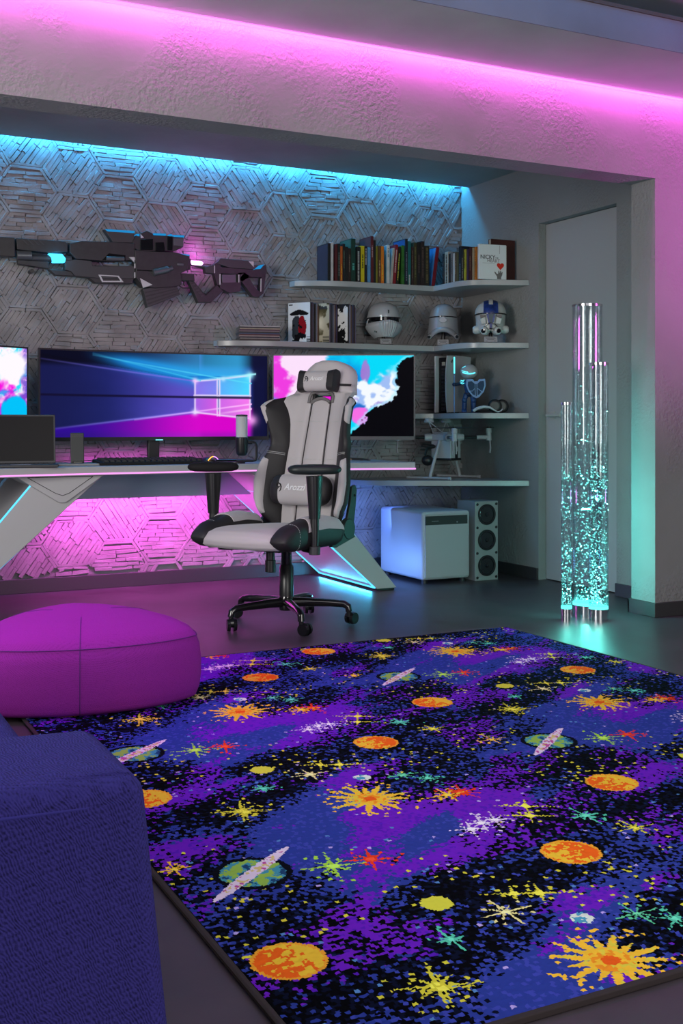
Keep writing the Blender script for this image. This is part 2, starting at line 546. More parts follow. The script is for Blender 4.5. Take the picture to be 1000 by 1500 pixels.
def make_bricks():
    r = random.Random(11)
    out = []
    for ci in range(-15, 10):
        for cj in range(-9, 3):
            cx, cz = HCX + ci * HDX, HCZ + cj * HDZ - (HDZ / 2 if ci % 2 else 0)
            h = r.random()
            ang = 0.0 if h < 0.42 else (math.radians(56) if h < 0.78 else -math.radians(56))
            ang += r.uniform(-0.04, 0.04)
            a = (math.cos(ang), math.sin(ang))
            nrow = 11
            rh = HDZ * 0.98 / nrow if ang == 0 else 0.0252
            for row in range(-7, 8):
                off = row * rh
                # clip the row to the hexagon
                ts = [t * 0.002 for t in range(-110, 111) if inside_hex(a[0] * t * 0.002 - a[1] * off, a[1] * t * 0.002 + a[0] * off, 0.885)]
                if len(ts) < 8: continue
                t0, t1 = ts[0] - r.uniform(0, .006), ts[-1] + r.uniform(0, .006)
                t = t0
                while t < t1 - 0.012:
                    L = r.uniform(0.06, 0.145)
                    if t1 - (t + L) < 0.03: L = t1 - t
                    m = t + L / 2
                    out.append(((cx + a[0] * m - a[1] * off, cz + a[1] * m + a[0] * off), ang + r.uniform(-.035, .035), L - 0.0008, rh - 0.0004, r.uniform(0.012, 0.018)))
                    t += L
            # border courses along three of the six edges (the neighbours bring the others)
            V = [(HDX * 2 / 3, 0), (HDX / 3, HDZ / 2), (-HDX / 3, HDZ / 2), (-HDX * 2 / 3, 0)]
            for p, q in zip(V, V[1:]):
                e = Vector((q[0] - p[0], q[1] - p[1])); L = e.length; e.normalize(); nn = Vector((-e.y, e.x))
                ea = math.atan2(e.y, e.x)
                for s in (-1, 1):
                    parts = 1 if r.random() < .45 else 2
                    for k in range(parts):
                        c = Vector((cx + (p[0] + q[0]) / 2, cz + (p[1] + q[1]) / 2)) + nn * s * 0.0088 + e * ((k + .5) / parts - .5) * L
                        out.append(((c.x, c.y), ea + r.uniform(-.03, .03), L / parts - .003, 0.0172, r.uniform(0.014, 0.020)))
    return [b for b in out if XL < b[0][0] < 4.345 and 0.10 < b[0][1] < 2.80], r


def build_bricks():
    bricks, r = make_bricks()
    own = []
    for b in bricks:
        x, z = b[0]
        # bricks that show largest: the near end of the wall, clear of desk, screens and rifle
        clear = 1.2 < x < 2.75 and ((z > 2.16 and z < 2.66) or 0.12 < z < 0.54 or (1.45 < z < 1.75 and x < 2.45))
        own.append((0 if clear else 1, x - b[2] * 6))
    order = sorted(range(len(bricks)), key=lambda i: own[i])
    single = set(order[:298])
    rest = MB()
    for i, b in enumerate(bricks):
        vs, fs = brick_geo(*b, r)
        if i in single:
            MB().add(vs, fs).build('brick', BRICK, wall_back, smooth=0)
        else:
            n = len(rest.v)
            rest.v += vs
            rest.f += [tuple(q + n for q in f) for f in fs]
    o = rest.build('bricks', BRICK, wall_back, smooth=0)
    o['kind'] = 'stuff'


build_bricks()
# ------------------------------------------------------------------ shared furniture materials
WHITE = mat('white_lacquer', (0.40, 0.39, 0.41), 0.4)
WHITE_S = mat('white_satin', (0.42, 0.42, 0.43), 0.35)
SHELFM = mat('shelf_white', (0.30, 0.31, 0.32), 0.28)
BLACK = mat('black_plastic', (0.012, 0.012, 0.014), 0.35)
BLACKM = mat('black_matte', (0.012, 0.011, 0.012), 0.75, spec=.2)
GLOSSK = mat('gloss_black', (0.008, 0.008, 0.010), 0.12)
DARKG = mat('dark_grey_plastic', (0.035, 0.035, 0.04), 0.5)
GREYP = mat('grey_plastic', (0.20, 0.20, 0.21), 0.5)
CHROME = mat('chrome', (0.75, 0.75, 0.78), 0.12, 1.0)
LINE = mat('panel_gap', (0.02, 0.02, 0.022), 0.8)

# ------------------------------------------------------------------ gaming desk
DX = 1.98                               # its middle
DT, DB = 0.776, 0.729                   # top and bottom of the board


def desk_front(x):
    """the front edge is hollowed towards the user"""
    a = abs(x - DX) / 1.37
    return 5.855 - 0.19 * a ** 2.4


desk = thing('gaming_desk', 'large white gaming desk with pink and cyan light strips before the brick wall', 'desk', (DX, 6.2, 0))


def dl(p): return (p[0] - DX, p[1] - 6.2, p[2])


xs = [DX - 1.37 + 2.74 * i / 40 for i in range(41)]
poly = [(x - DX, desk_front(x) - 6.2) for x in xs] + [(1.37, 0.37), (-1.37, 0.37)]
MB().prism(poly, DB, DT, 'XY').build('desktop', WHITE, desk, bevel=0.004)
led = MB()
for x0, x1 in zip(xs, xs[1:]):
    led.add([dl((x0, desk_front(x0) - .003, .7345)), dl((x1, desk_front(x1) - .003, .7345)), dl((x1, desk_front(x1) - .003, .7415)), dl((x0, desk_front(x0) - .003, .7415)),
             dl((x0, desk_front(x0) + .004, .7345)), dl((x1, desk_front(x1) + .004, .7345)), dl((x1, desk_front(x1) + .004, .7415)), dl((x0, desk_front(x0) + .004, .7415))],
            [(0, 1, 2, 3), (4, 7, 6, 5), (0, 4, 5, 1), (3, 2, 6, 7), (0, 3, 7, 4), (1, 5, 6, 2)])
tag(led.build('front_light_strip', glow('desk_led', (1.0, 0.30, 0.88), 1.5), desk, smooth=0), 'pink glowing strip in the front edge')
PANELM = mat('desk_panel', (0.25, 0.27, 0.38), 0.5)
MB().span(dl((DX - 0.60, 6.30, 0.575)), dl((DX + 0.95, 6.325, DB))).build('modesty_panel', PANELM, desk, bevel=0.002)
tag(MB().span(dl((1.45, 6.335, 0.582)), dl((2.45, 6.355, 0.592))).build('under_light_strip', glow('under_led', (1.0, 0.25, 0.9), 2.0), desk, smooth=0), 'pink strip behind the modesty panel')


def desk_leg(sgn):
    """slab that leans outwards down to the floor; sgn=+1 is the end by the subwoofer"""
    def X(x): return sgn * (x - DX)
    y0, y1 = 5.89 - 6.2, 6.66 - 6.2
    inner0, inner1 = 3.215, 3.215 - 1.12 * DB        # inner edge at the floor and under the board
    outer0, outer1 = 3.352, 3.352 - 0.84 * DB
    poly = [(X(inner0), 0.012), (X(outer0), 0.012), (X(outer1), DB), (X(inner1), DB)]
    leg = MB().prism(poly, y0, y1, 'XZ').build('leg', WHITE, desk, bevel=0.004)
    foot = [(X(inner0 + .012), 0.0), (X(outer0 - .012), 0.0), (X(outer0 - .014), 0.013), (X(inner0 + .010), 0.013)]
    MB().prism(foot, y0 + .012, y1 - .012, 'XZ').build('foot', BLACK, leg, smooth=0)
    rail = MB()
    def pt(z, y): return (X(3.215 - 1.12 * (z - .012) - .004 * 1), y, z)
    t = 0.0055
    rail.tube([pt(.020, y0 + .004), pt(.60, y0 + .004)], t if sgn > 0 else .0016, 6)
    rail.tube([pt(.020, y1 - .004), pt(.60, y1 - .004)], t, 6)
    rail.tube([pt(.020, y0 + .004), pt(.020, y1 - .004)], t, 6)
    rail.tube([pt(.60, y0 + .004), pt(.60, y1 - .004)], t, 6)
    rail.tube([(X(3.352 - .84 * .03 + .001), y0 + .002, .03), (X(3.352 - .84 * .715 + .001), y0 + .002, .715)], 0.0018 if sgn > 0 else .005, 6)
    tag(rail.build('leg_light_strip', LED_CYAN, leg, smooth=0), 'cyan glowing edge strip')
    # drawer-like gusset under the board
    g = [(X(2.86), DB), (X(2.655), 0.600), (X(2.635), 0.588), (X(2.605), 0.588), (X(2.585), 0.600), (X(2.40), DB)]
    gm = MB().prism(g, 5.875 - 6.2, 6.15 - 6.2, 'XZ').build('gusset', WHITE, desk, bevel=0.004)
    g2 = [(X(2.80), DB - .006), (X(2.655), 0.638), (X(2.62), 0.626), (X(2.585), 0.638), (X(2.46), DB - .006)]
    pn = MB()
    for a, b in zip(g2, g2[1:] + g2[:1]):
        pn.tube([(a[0], 5.8745 - 6.2, a[1]), (b[0], 5.8745 - 6.2, b[1])], 0.0016, 5)
    pn.build('panel_line', LINE, gm, smooth=0)


desk_leg(1)
desk_leg(-1)


# ------------------------------------------------------------------ screens
def screen_grid(fn, nu, nv, rgb, parent, m, name='screen'):
    vs = [fn(i / nu, j / nv) for j in range(nv + 1) for i in range(nu + 1)]
    w = nu + 1
    fs = [(j * w + i, j * w + i + 1, (j + 1) * w + i + 1, (j + 1) * w + i) for j in range(nv) for i in range(nu)]
    me = bpy.data.meshes.new(name)
    me.from_pydata(vs, [], fs)
    colour_attr(me, rgb, 'POINT')
    me.materials.append(m)
    o = bpy.data.objects.new(name, me)
    COL.objects.link(o)
    o.parent = parent
    return o


def uv(nu, nv):
    u, v = np.meshgrid(np.arange(nu + 1) / nu, np.arange(nv + 1) / nv)
    return u.ravel(), v.ravel()


def mix(a, b, t): return a + (np.asarray(b) - a) * np.asarray(t)[:, None]


def sstep(a, b, x):
    t = np.clip((x - a) / (b - a), 0, 1)
    return t * t * (3 - 2 * t)


SCREEN = printed('lit_screen', 1.0)


def light_window_picture(nu, nv):
    """dark blue room, a glowing four-pane window, its beams spreading to the left (u to the right, v up)"""
    u, v = uv(nu, nv)
    w = 1 - v
    c = np.zeros((len(u), 3)) + np.array([8, 8, 28])
    # blue wash, brighter towards the window, split by a dark band
    n = value_noise(u * 6, v * 4, 3)
    wash = sstep(0.0, 0.72, u) * (0.72 + .5 * (n - .5))
    c = mix(c, np.array([46, 56, 160]), np.clip(0.38 + wash * .75, 0, 1) * sstep(0.10, 0.2, w - .0 * u) * (1 - sstep(.98, 1, u)))
    c = mix(c, np.array([105, 85, 205]), sstep(.25, .68, u) * .8 * (1 - sstep(.68, .72, u)))
    # edges of the beams: top line falls from upper left to the window, lower line rises
    wx0, wx1 = 0.672, 0.925
    def top(uu): return 0.32 - (wx0 - uu) * 0.42
    def bot(uu): return 0.70 + (wx0 - uu) * 0.29
    above = (w < top(u)) & (u < wx0 + .02)
    c[above] = mix(c[above], np.array([9, 10, 34]), np.full(above.sum(), .72))
    # cyan fan above
    k = np.exp(-((w - (0.03 + (u - .2) * .48)) / (.05 + .10 * u)) ** 2) * sstep(.15, .45, u) * (1 - sstep(.86, .95, u))
    c = mix(c, np.array([24, 140, 225]), np.clip(k * 1.25, 0, 1) * .9)
    k2 = sstep(.28, .9, u) * (w < 0.26) * (w > (u - .92) * .5) * (1 - sstep(.86, .97, u)) * (w < .02 + (u - .2) * .55)
    c = mix(c, np.array([60, 185, 245]), k2 * .8)
    # violet and magenta floor
    below = sstep(0, .04, w - bot(u)) * (u < 0.97)
    mag = sstep(.12, .75, u)
    col = mix(np.zeros((len(u), 3)) + np.array([50, 12, 150]), np.array([225, 0, 205]), mag)
    c = c + (col - c) * (below * (1 - sstep(.90, 1.0, u)) * (.95 - .25 * sstep(.9, 1, w)))[:, None]
    # right of the window
    r = sstep(wx1 - .01, wx1 + .02, u)
    c = mix(c, np.array([14, 16, 52]), r * .93)
    # panes
    def pane(x0, x1, yl0, yl1, yr0, yr1, cl, cr):
        t = np.clip((u - x0) / (x1 - x0), 0, 1)
        y0, y1 = yl0 + (yr0 - yl0) * t, yl1 + (yr1 - yl1) * t
        m = (u > x0) & (u < x1) & (w > y0) & (w < y1)
        c[m] = (np.array(cl) * (1 - t[m])[:, None] + np.array(cr) * t[m][:, None]) * (0.92 + .16 * n[m])[:, None]
        e = np.minimum.reduce([np.abs(u - x0) * 2.7, np.abs(u - x1) * 2.7, np.abs(w - y0), np.abs(w - y1)])
        inb = (u > x0 - .006) & (u < x1 + .006) & (w > y0 - .016) & (w < y1 + .016)
        k = np.exp(-(e / .011) ** 2) * inb
        c[:] = mix(c, np.array([245, 225, 255]), k * .9)
    # one strip of light crosses the upper and lower panes
    pane(.672, .773, .325, .497, .30, .497, (130, 110, 225), (120, 130, 235))
    pane(.783, .922, .295, .497, .245, .497, (90, 170, 245), (70, 215, 255))
    pane(.672, .773, .523, .705, .523, .735, (160, 95, 225), (215, 90, 225))
    pane(.783, .922, .523, .74, .523, .78, (200, 100, 225), (245, 120, 235))
    for (x0, y0, x1, y1, cl, wd) in ((.22, .02, .70, .315, (60, 190, 240), .011), (.22, .04, .93, .345, (90, 220, 250), .008), (.0, .10, .672, .325, (120, 110, 225), .010),
                                     (.06, .90, .672, .700, (150, 140, 255), .012), (.40, .80, .93, .60, (255, 190, 255), .010), (.66, .32, .95, .225, (170, 245, 255), .012), (.78, .72, .93, .66, (255, 210, 255), .012)):
        t = np.clip((u - x0) / (x1 - x0), 0, 1)
        d = w - (y0 + (y1 - y0) * t)
        k = np.exp(-(d / wd) ** 2) * ((u > x0) & (u < x1)) * (.25 + .75 * t)
        c = mix(c, np.array(cl), np.clip(k, 0, 1))
    for gx, gy, s, cl in ((.672, .32, .035, (255, 200, 255)), (.672, .705, .04, (235, 225, 255)), (.922, .245, .05, (170, 250, 255)), (.80, .295, .03, (190, 230, 255)), (.93, .80, .07, (255, 170, 250))):
        k = np.exp(-(((u - gx) * 2.7) ** 2 + (w - gy) ** 2) / s ** 2)
        c = mix(c, np.array(cl), k * .85)
    band = np.exp(-((w - (.525 - .015 * (1 - u))) / .014) ** 4) * (u < .93)
    c = mix(c, np.array([16, 12, 44]), band * .85)
    return srgb2lin(c / 255.0)


def ink_cloud_picture(nu, nv, seed, black):
    """clouds of cyan, white and magenta ink; black: the right side is left empty"""
    u, v = uv(nu, nv)
    w = 1 - v
    x, y = u * 1.65, w
    a = value_noise(x * 3 + 3, y * 3, seed, 5)
    b = value_noise(x * 3 + 40, y * 3 + 9, seed + 1, 5)
    q = value_noise(x * 4 + 4 * a, y * 4 + 4 * b, seed + 2, 5)
    fine = value_noise(x * 12 + 5 * q, y * 12 + 5 * a, seed + 3, 4)
    lob = 1 - np.abs(2 * value_noise(x * 7 + 1.6 * a, y * 7 + 1.6 * b, seed + 4, 3) - 1)      # rounded lobes of smoke
    c = np.zeros((len(u), 3)) + np.array([0, 218, 250])
    blob = lambda cx, cy, rx, ry: np.exp(-((x - cx) / rx) ** 2 - ((y - cy) / ry) ** 2)
    if black:
        c = mix(c, np.array([12, 130, 220]), sstep(.40, .70, a * .6 + .5 * blob(.80, .35, .25, .3)))
        wm = blob(.18, .25, .32, .40) + blob(.45, .05, .2, .2)
        c = mix(c, np.array([252, 225, 252]), sstep(.30, .55, wm + .7 * (q - .5)))
        c = mix(c, np.array([240, 60, 225]), sstep(.48, .60, b + .18 * (blob(.30, .38, .2, .2) - .4)) * sstep(.25, .5, wm + .3 * (q - .5)))
        c = mix(c, np.array([0, 205, 245]), sstep(.35, .6, blob(.08, .80, .22, .22) + .3 * (q - .5)))
        c = mix(c, np.array([240, 20, 215]), sstep(.3, .6, blob(.60, .52, .12, .12)))
        c = mix(c, np.array([195, 110, 205]), sstep(.35, .6, blob(1.08, .20, .06, .17) + .5 * (fine - .5)) * .8)
        c = mix(c, np.array([30, 110, 200]), sstep(.3, .7, blob(1.0, .55, .16, .26) + .3 * (q - .5)))
        puff = blob(1.18, .52, .20, .13) + blob(1.36, .40, .12, .20) + .8 * blob(1.02, .44, .10, .12)
        k = sstep(.25, .55, puff + .45 * (lob - .62))
        c = mix(c, np.array([160, 190, 245]), k)
        c = mix(c, np.array([245, 250, 255]), k * sstep(.55, .80, lob + .25 * (fine - .5)))
        c = mix(c, np.array([130, 110, 210]), k * sstep(.58, .70, q) * .6)
        c = mix(c, np.array([245, 110, 230]), sstep(.35, .6, blob(1.02, .74, .10, .12) + .4 * (lob - .6)))
        edge = np.interp(y, [0, .06, .13, .22, .30, .44, .55, .62, .70, .80, .88, .93], [1.64, 1.54, 1.42, 1.41, 1.47, 1.46, 1.38, 1.24, 1.12, 1.06, .99, .90])
        sc = .10 * (lob - .62) + .07 * (fine - .5)
        k = sstep(-.010, .010, x - edge - sc)
        k = np.maximum(k, sstep(.93, .96, y + .1 * (q - .5)) * sstep(.75, .9, x))
        rim = np.exp(-((x - edge - sc + .03) / .03) ** 2)
        c = mix(c, np.array([170, 240, 255]), rim * .6)
        c = mix(c, np.array([5, 4, 10]), k)
    else:
        c = mix(c, np.array([255, 250, 255]), sstep(.40, .56, q + .30 * (.35 - np.abs(y - .25))))
        c = mix(c, np.array([245, 10, 225]), sstep(.50, .60, a + .25 * (y - .35)))
        c = mix(c, np.array([120, 80, 210]), sstep(.52, .62, b + .12 * (y - .4) - .25 * (u - .6)) * .9)
        c = mix(c, np.array([250, 190, 250]), sstep(.55, .80, lob) * sstep(.5, .6, fine) * .7)
        c = mix(c, np.array([0, 195, 250]), sstep(.45, .62, np.exp(-(((u - .92) / .13) ** 2 + ((y - .70) / .20) ** 2)) + .35 * (q - .5)))
        c = mix(c, np.array([255, 250, 255]), sstep(.4, .7, np.exp(-(((u - .88) / .16) ** 2 + ((y - .20) / .22) ** 2)) + .3 * (q - .5)))
    return srgb2lin(c / 255.0)


def monitor(label, pl, pr, z0, z1, bend, picture, nu, nv, rim):
    """pl, pr: left and right lower corners (x, y) as seen from the chair; bend bows the middle back"""
    pl, pr = Vector((*pl, 0)), Vector((*pr, 0))
    mid = (pl + pr) / 2
    d = (pr - pl)
    W = d.length
    rz = math.atan2(d.y, d.x)
    t = thing('monitor', label, 'monitor', (mid.x, mid.y, DT), rz, 'monitors on the gaming desk')
    H0, H1 = z0 - DT, z1 - DT
    def P(u, v, off=0.0):
        x = (u - .5) * W
        return (x, bend * (1 - (2 * u - 1) ** 2) + off, H0 + (H1 - H0) * v)
    MB().slab(lambda u, v: P(u, v, 0), 24, 2, lambda u, v: P(u, v, .028)).build('casing', rim, t, smooth=50)
    bz = MB()
    b = .010 / W; c = .012
    fr = lambda u, v: P(u, v, -.0025)
    hh = H1 - H0
    for u0, u1, v0, v1 in ((0, 1, 0, .022 / hh), (0, 1, 1 - .009 / hh, 1), (0, b * .9, 0, 1), (1 - b * .9, 1, 0, 1)):
        bz.slab(lambda u, v: P(u0 + (u1 - u0) * u, v0 + (v1 - v0) * v, -.003), 24, 1, lambda u, v: P(u0 + (u1 - u0) * u, v0 + (v1 - v0) * v, .001))
    bz.build('bezel', rim, t, smooth=50)
    screen_grid(lambda u, v: P(b * .9 + (1 - 1.8 * b) * u, .022 / hh + (1 - .031 / hh) * v, -.0012), nu, nv, picture, t, SCREEN)
    # back shell, neck and foot
    MB().box((0, bend + .05, (H0 + H1) / 2), (W * .5, .05, (H1 - H0) * .55)).build('back_shell', BLACK, t, bevel=.015)
    MB().span((-.035, bend + .05, .012), (.035, bend + .085, (H0 + H1) / 2)).build('neck', BLACK, t, bevel=.006)
    return t, W


RIM = mat('monitor_rim', (0.02, 0.018, 0.022), 0.3)
mc, w_ = monitor('wide black curved monitor showing a glowing four-pane window on dark blue', (1.318, 6.36), (2.712, 6.36), .902, 1.426, .05, light_window_picture(420, 160), 420, 160, RIM)
ft = MB()
ft.tube([(0, .11, .0145), (-.20, -.05, .012), (-.42, -.20, .010)], [.035, .030, .016], 8, flat=.35)
ft.tube([(0, .11, .0145), (.24, -.05, .012), (.52, -.20, .010)], [.035, .030, .016], 8, flat=.35)
ft.prism([(-.11, .11), (-.045, -.005), (.045, -.005), (.11, .11)], -.0, .02, 'XY')
ft.build('stand', BLACK, mc)
tag(MB().span((-.022, -.0045, .128), (.022, -.003, .133)).build('power_light', glow('power_light', (.2, .8, 1), 2.0), mc, smooth=0), 'small cyan light bar under the screen')
RIM2 = mat('monitor_rim_silver', (0.10, 0.09, 0.10), 0.35)
mr, w_ = monitor('flat monitor behind the chair showing blue and pink ink clouds fading to black', (2.724, 6.33), (3.492, 5.91), .902, 1.428, .0, ink_cloud_picture(250, 150, 21, True), 250, 150, RIM2)
ml, w_ = monitor('flat monitor behind the laptop filled with pink and cyan ink clouds', (.47, 5.90), (1.249, 6.31), .902, 1.424, .0, ink_cloud_picture(220, 140, 54, False), 220, 140, RIM)
for t in (mr, ml):
    f = MB()
    f.tube([(0, .12, .010), (-.13, -.02, .008), (-.16, -.07, .006)], [.016, .012, .008], 8, flat=.5)
    f.tube([(0, .12, .010), (.13, -.02, .008), (.16, -.07, .006)], [.016, .012, .008], 8, flat=.5)
    f.span((-.05, .05, 0), (.05, .13, .012))
    f.build('stand', mat('bronze_stand', (0.16, 0.13, 0.11), 0.35, 0.8), t)

# ------------------------------------------------------------------ things on the desk
# laptop, its screen towards the camera
lp = thing('laptop', 'dark open laptop with a blank screen at the end of the desk', 'laptop', (1.135, 5.93, DT), math.radians(-9))
MB().span((-.185, -.125, 0.002), (.185, .125, .016)).build('base', DARKG, lp, bevel=.004)
kb = MB()
for i in range(14):
    for j in range(5): kb.box((-.155 + i * .0238, -.02 + j * .025, .0172), (.020, .020, .0024))
o = kb.build('keys', BLACK, lp, smooth=0); o['kind'] = 'stuff'
MB().span((-.05, -.115, .0160), (.05, -.045, .0166)).build('touchpad', GREYP, lp, smooth=0)
lid = MB(Matrix.Translation((0, .122, .016)) @ Matrix.Rotation(math.radians(-11), 4, 'X'))
lid.span((-.185, -.004, 0), (.185, .004, .262))
lido = lid.build('lid', mat('laptop_lid', (.05, .05, .055), .4, .6), lp, bevel=.003)
sc_ = MB(Matrix.Translation((0, .122, .016)) @ Matrix.Rotation(math.radians(-11), 4, 'X'))
sc_.span((-.176, -.0052, .012), (.176, -.0038, .252))
sc_.build('screen', mat('dark_glass', (.012, .011, .012), .35, spec=.15), lido, smooth=0)

# phone upright on a flat charging dock
ph = thing('phone_dock', 'black phone standing upright on a flat grey charging dock beside the laptop', 'phone stand', (1.455, 6.03, DT), math.radians(-6))
MB().span((-.105, -.055, 0), (.11, .055, .012)).build('dock_base', GREYP, ph, bevel=.004)
MB(Matrix.Translation((0, 0, .012)) @ Matrix.Rotation(math.radians(-5), 4, 'X')).span((-.036, -.006, 0), (.036, .006, .165)).build('phone', mat('phone_body', (.03, .03, .032), .5), ph, bevel=.005)
MB(Matrix.Translation((0, 0, .012)) @ Matrix.Rotation(math.radians(-5), 4, 'X')).span((-.032, -.0072, .008), (.032, -.0058, .140)).build('screen', mat('phone_glass', (.022, .024, .026), .3, spec=.2), ph, smooth=0)
MB().box((0, -.012, .018), (.05, .02, .014)).build('cradle', BLACK, ph, bevel=.003)

# keyboard with raised rows of keys
kbd = thing('keyboard', 'long black gaming keyboard lying before the wide curved monitor', 'keyboard', (1.86, 6.04, DT), 0)
MB().prism([(-.09, 0), (.09, 0), (.09, .030), (-.09, .016)], -.30, .30, 'YZ').build('case', BLACKM, kbd, bevel=.004)
KEY = mat('key_cap', (.02, .02, .022), .45)
key_mesh = None
for j in range(6):
    for i in range(17):
        y = -.070 + j * .0275
        z = .016 + (y + .09) / .18 * .014
        if key_mesh is None:
            k_ = MB()
            k_.add([(-.0125, -.011, 0), (.0125, -.011, 0), (.0125, .011, 0), (-.0125, .011, 0), (-.0095, -.008, .010), (.0095, -.008, .010), (.0095, .009, .010), (-.0095, .009, .010)],
                   [(0, 3, 2, 1), (4, 5, 6, 7), (0, 1, 5, 4), (1, 2, 6, 5), (2, 3, 7, 6), (3, 0, 4, 7)])
            ko = k_.build('key', KEY, kbd, smooth=0)
            key_mesh = ko.data
        else:
            ko = bpy.data.objects.new('key', key_mesh)
            COL.objects.link(ko)
            ko.parent = kbd
        ko.location = (-.265 + i * .033, y, z)
# mouse with two glowing arcs
mo = thing('computer_mouse', 'black mouse with an orange and violet glowing arc beside the keyboard', 'mouse', (2.165, 5.94, DT), math.radians(20))
MB().grid(lambda u, v: (.034 * math.cos(2 * PI * u) * math.sin(PI * v / 2) * (1 - .15 * math.sin(2 * PI * u)), .06 * math.sin(2 * PI * u) * math.sin(PI * v / 2), .004 + .036 * math.cos(PI * v / 2) ** .8), 20, 8, True).build('shell', BLACK, mo, smooth=180)
arc = lambda s, a0, a1: [(s * .8 * .034 * math.cos(a), .048 * math.sin(a) - .005, .028 + .010 * math.sin(2.2 * (a - a0))) for a in [a0 + (a1 - a0) * i / 8 for i in range(9)]]
MB().tube([(-.036 + .0045 * i, -.045, .012 + .030 * math.sin(PI * (i + 2) / 20)) for i in range(9)], .0028, 6).build('orange_arc', glow('orange_led', (1, .42, .05), 2.5), mo)
MB().tube([(.004 + .0045 * i, -.045, .012 + .030 * math.sin(PI * (i + 10) / 20)) for i in range(8)], .0024, 6).build('violet_arc', glow('violet_led', (.7, .3, 1.0), 1.8), mo)

# microphone: white grille, black body, hung from a bent arm
mp = at(354, 640, Y=5.95)
mic = thing('microphone', 'white topped black microphone hung from a bent black desk arm', 'microphone', (mp.x, 5.95, DT), math.radians(-26))
mz = mp.z - DT
MB().cyl((0, 0, mz - .005), (0, 0, mz + .118), .033, n=28).build('grille', mat('white_mesh', (.55, .55, .56), .6, bump=(260, .3, .002)), mic, bevel=.006)
MB().lathe([(.0, mz - .108), (.022, mz - .106), (.030, mz - .098), (.034, mz - .085), (.0355, mz - .004), (.033, mz - .001), (0, mz)], 28).build('body', BLACK, mic)
MB().lathe([(.033, mz + .117), (.034, mz + .119), (.032, mz + .126), (.0, mz + .128)], 28).build('end_cap', DARKG, mic)
am = MB()
am.tube([(.036, 0, mz - .030), (.060, 0, mz - .028), (.078, 0, mz - .034), (.084, 0, mz - .050), (.084, 0, .035), (.078, 0, .018), (.062, 0, .014), (-.03, 0, .012)], .007, 8)
am.cyl((.036, 0, mz - .030), (.060, 0, mz - .030), .012, n=12)
am.build('arm', BLACK, mic)
MB().cyl((-.03, 0, 0), (-.03, 0, .010), .05, n=24).build('foot', BLACK, mic, bevel=.002)
# ------------------------------------------------------------------ wall shelves
def bez(p0, p1, p2, n=8):
    return [((1 - t) ** 2 * p0[0] + 2 * t * (1 - t) * p1[0] + t * t * p2[0], (1 - t) ** 2 * p0[1] + 2 * t * (1 - t) * p1[1] + t * t * p2[1]) for t in [i / n for i in range(n + 1)]]


def corner_shelf(label, xl, ztop, xcut=None, th=0.036):
    """wraps the corner: along the brick wall from xl, then along the side wall to Y 5.94"""
    yb = 6.735
    sh = Vector((4.37, 6.74, ztop - th))
    p = [(xl, yb)]
    p += bez((xl + .01, yb - .06), (xl + .12, 6.565), (xl + .36, 6.53), 10)
    p += [(3.985, 6.50)]
    p += [(3.985, 6.26)]
    p += bez((3.985, 6.26), (3.985, 6.12), (4.10, 6.055), 8)
    p += [(4.369, 5.945), (4.369, yb)]
    o = MB().prism(p, ztop - th, ztop, 'XY').build('wall_shelf', SHELFM, None, bevel=.003)
    # origin at the corner so that the shelf carries its own base point
    o.data.transform(Matrix.Translation(-sh)); o.location = sh
    return tag(o, label, 'shelf', 'white corner shelves')


Z1, Z2, Z3, Z4 = 1.935, 1.528, 1.071, 0.632
corner_shelf('uppermost white corner shelf, carrying the long row of books', 3.02, Z1)
corner_shelf('long white corner shelf under the book shelf, carrying three helmets and comics', 2.49, Z2)
corner_shelf('white corner shelf carrying the game console and the toy knight figure', 3.56, Z3)
p = [(3.34, 6.735)] + bez((3.36, 6.70), (3.44, 6.40), (3.72, 6.285), 10) + [(4.10, 6.085), (4.369, 5.945), (4.369, 6.735)]
o = MB().prism([(x - 4.37, y - 6.74) for x, y in p], 0, .036, 'XY').build('wall_shelf', SHELFM, None, bevel=.003, loc=(4.37, 6.74, Z4 - .036))
tag(o, 'lowest white corner shelf with a slanting front, carrying the white drone', 'shelf', 'white corner shelves')


# ------------------------------------------------------------------ books
def paper(name, col, rough=.55): return mat(name, col, rough)


PAGES = mat('paper_pages', (.42, .38, .32), .9)
_bm = {}


def bcol(rgb):
    if rgb not in _bm: _bm[rgb] = mat('book_cover', tuple(.72 * q for q in lin(*rgb)), .5, var=(14, .18))
    return _bm[rgb]


def book(w, h, d, rgb, label, loc, rz, tilt=0.0, cover=None, marks=None):
    """w = thickness, spine towards local -Y, standing at loc (middle of the spine's foot)"""
    b = thing('book', label, 'book', loc, rz, 'books on the uppermost shelf')
    if tilt: b.rotation_euler = (0, tilt, rz)
    c = .0022
    m = bcol(rgb)
    k = MB()
    k.span((-w / 2, 0, 0), (w / 2, c * 1.4, h))
    k.span((-w / 2, c, 0), (-w / 2 + c, d, h)).span((w / 2 - c, c, 0), (w / 2, d, h))
    k.build('cover', m, b, smooth=0, bevel=.0008, seg=1)
    MB().span((-w / 2 + c, c * 1.4, .003), (w / 2 - c, d - .004, h - .004)).build('pages', PAGES, b, smooth=0)
    if cover:
        MB().span((-w / 2 - .0006, .006, .006), (-w / 2 + .001, d - .006, h - .006)).build('cover_print', bcol(cover), b, smooth=0)
    if marks:
        r = random.Random(int(h * 1e5) + int(w * 1e5))
        t = MB()
        z = h * marks[1]
        while z < h * marks[2]:
            g = r.uniform(.003, .009)
            t.span((-w * .2, -.0007, z), (w * .2, .001, z + g))
            z += g + r.choice((.0014, .0018, .0022, .006))
        t.build('spine_print', bcol(marks[0]), b, smooth=0)
    return b


def zt(py, Y): return at(600, py, Y=Y).z


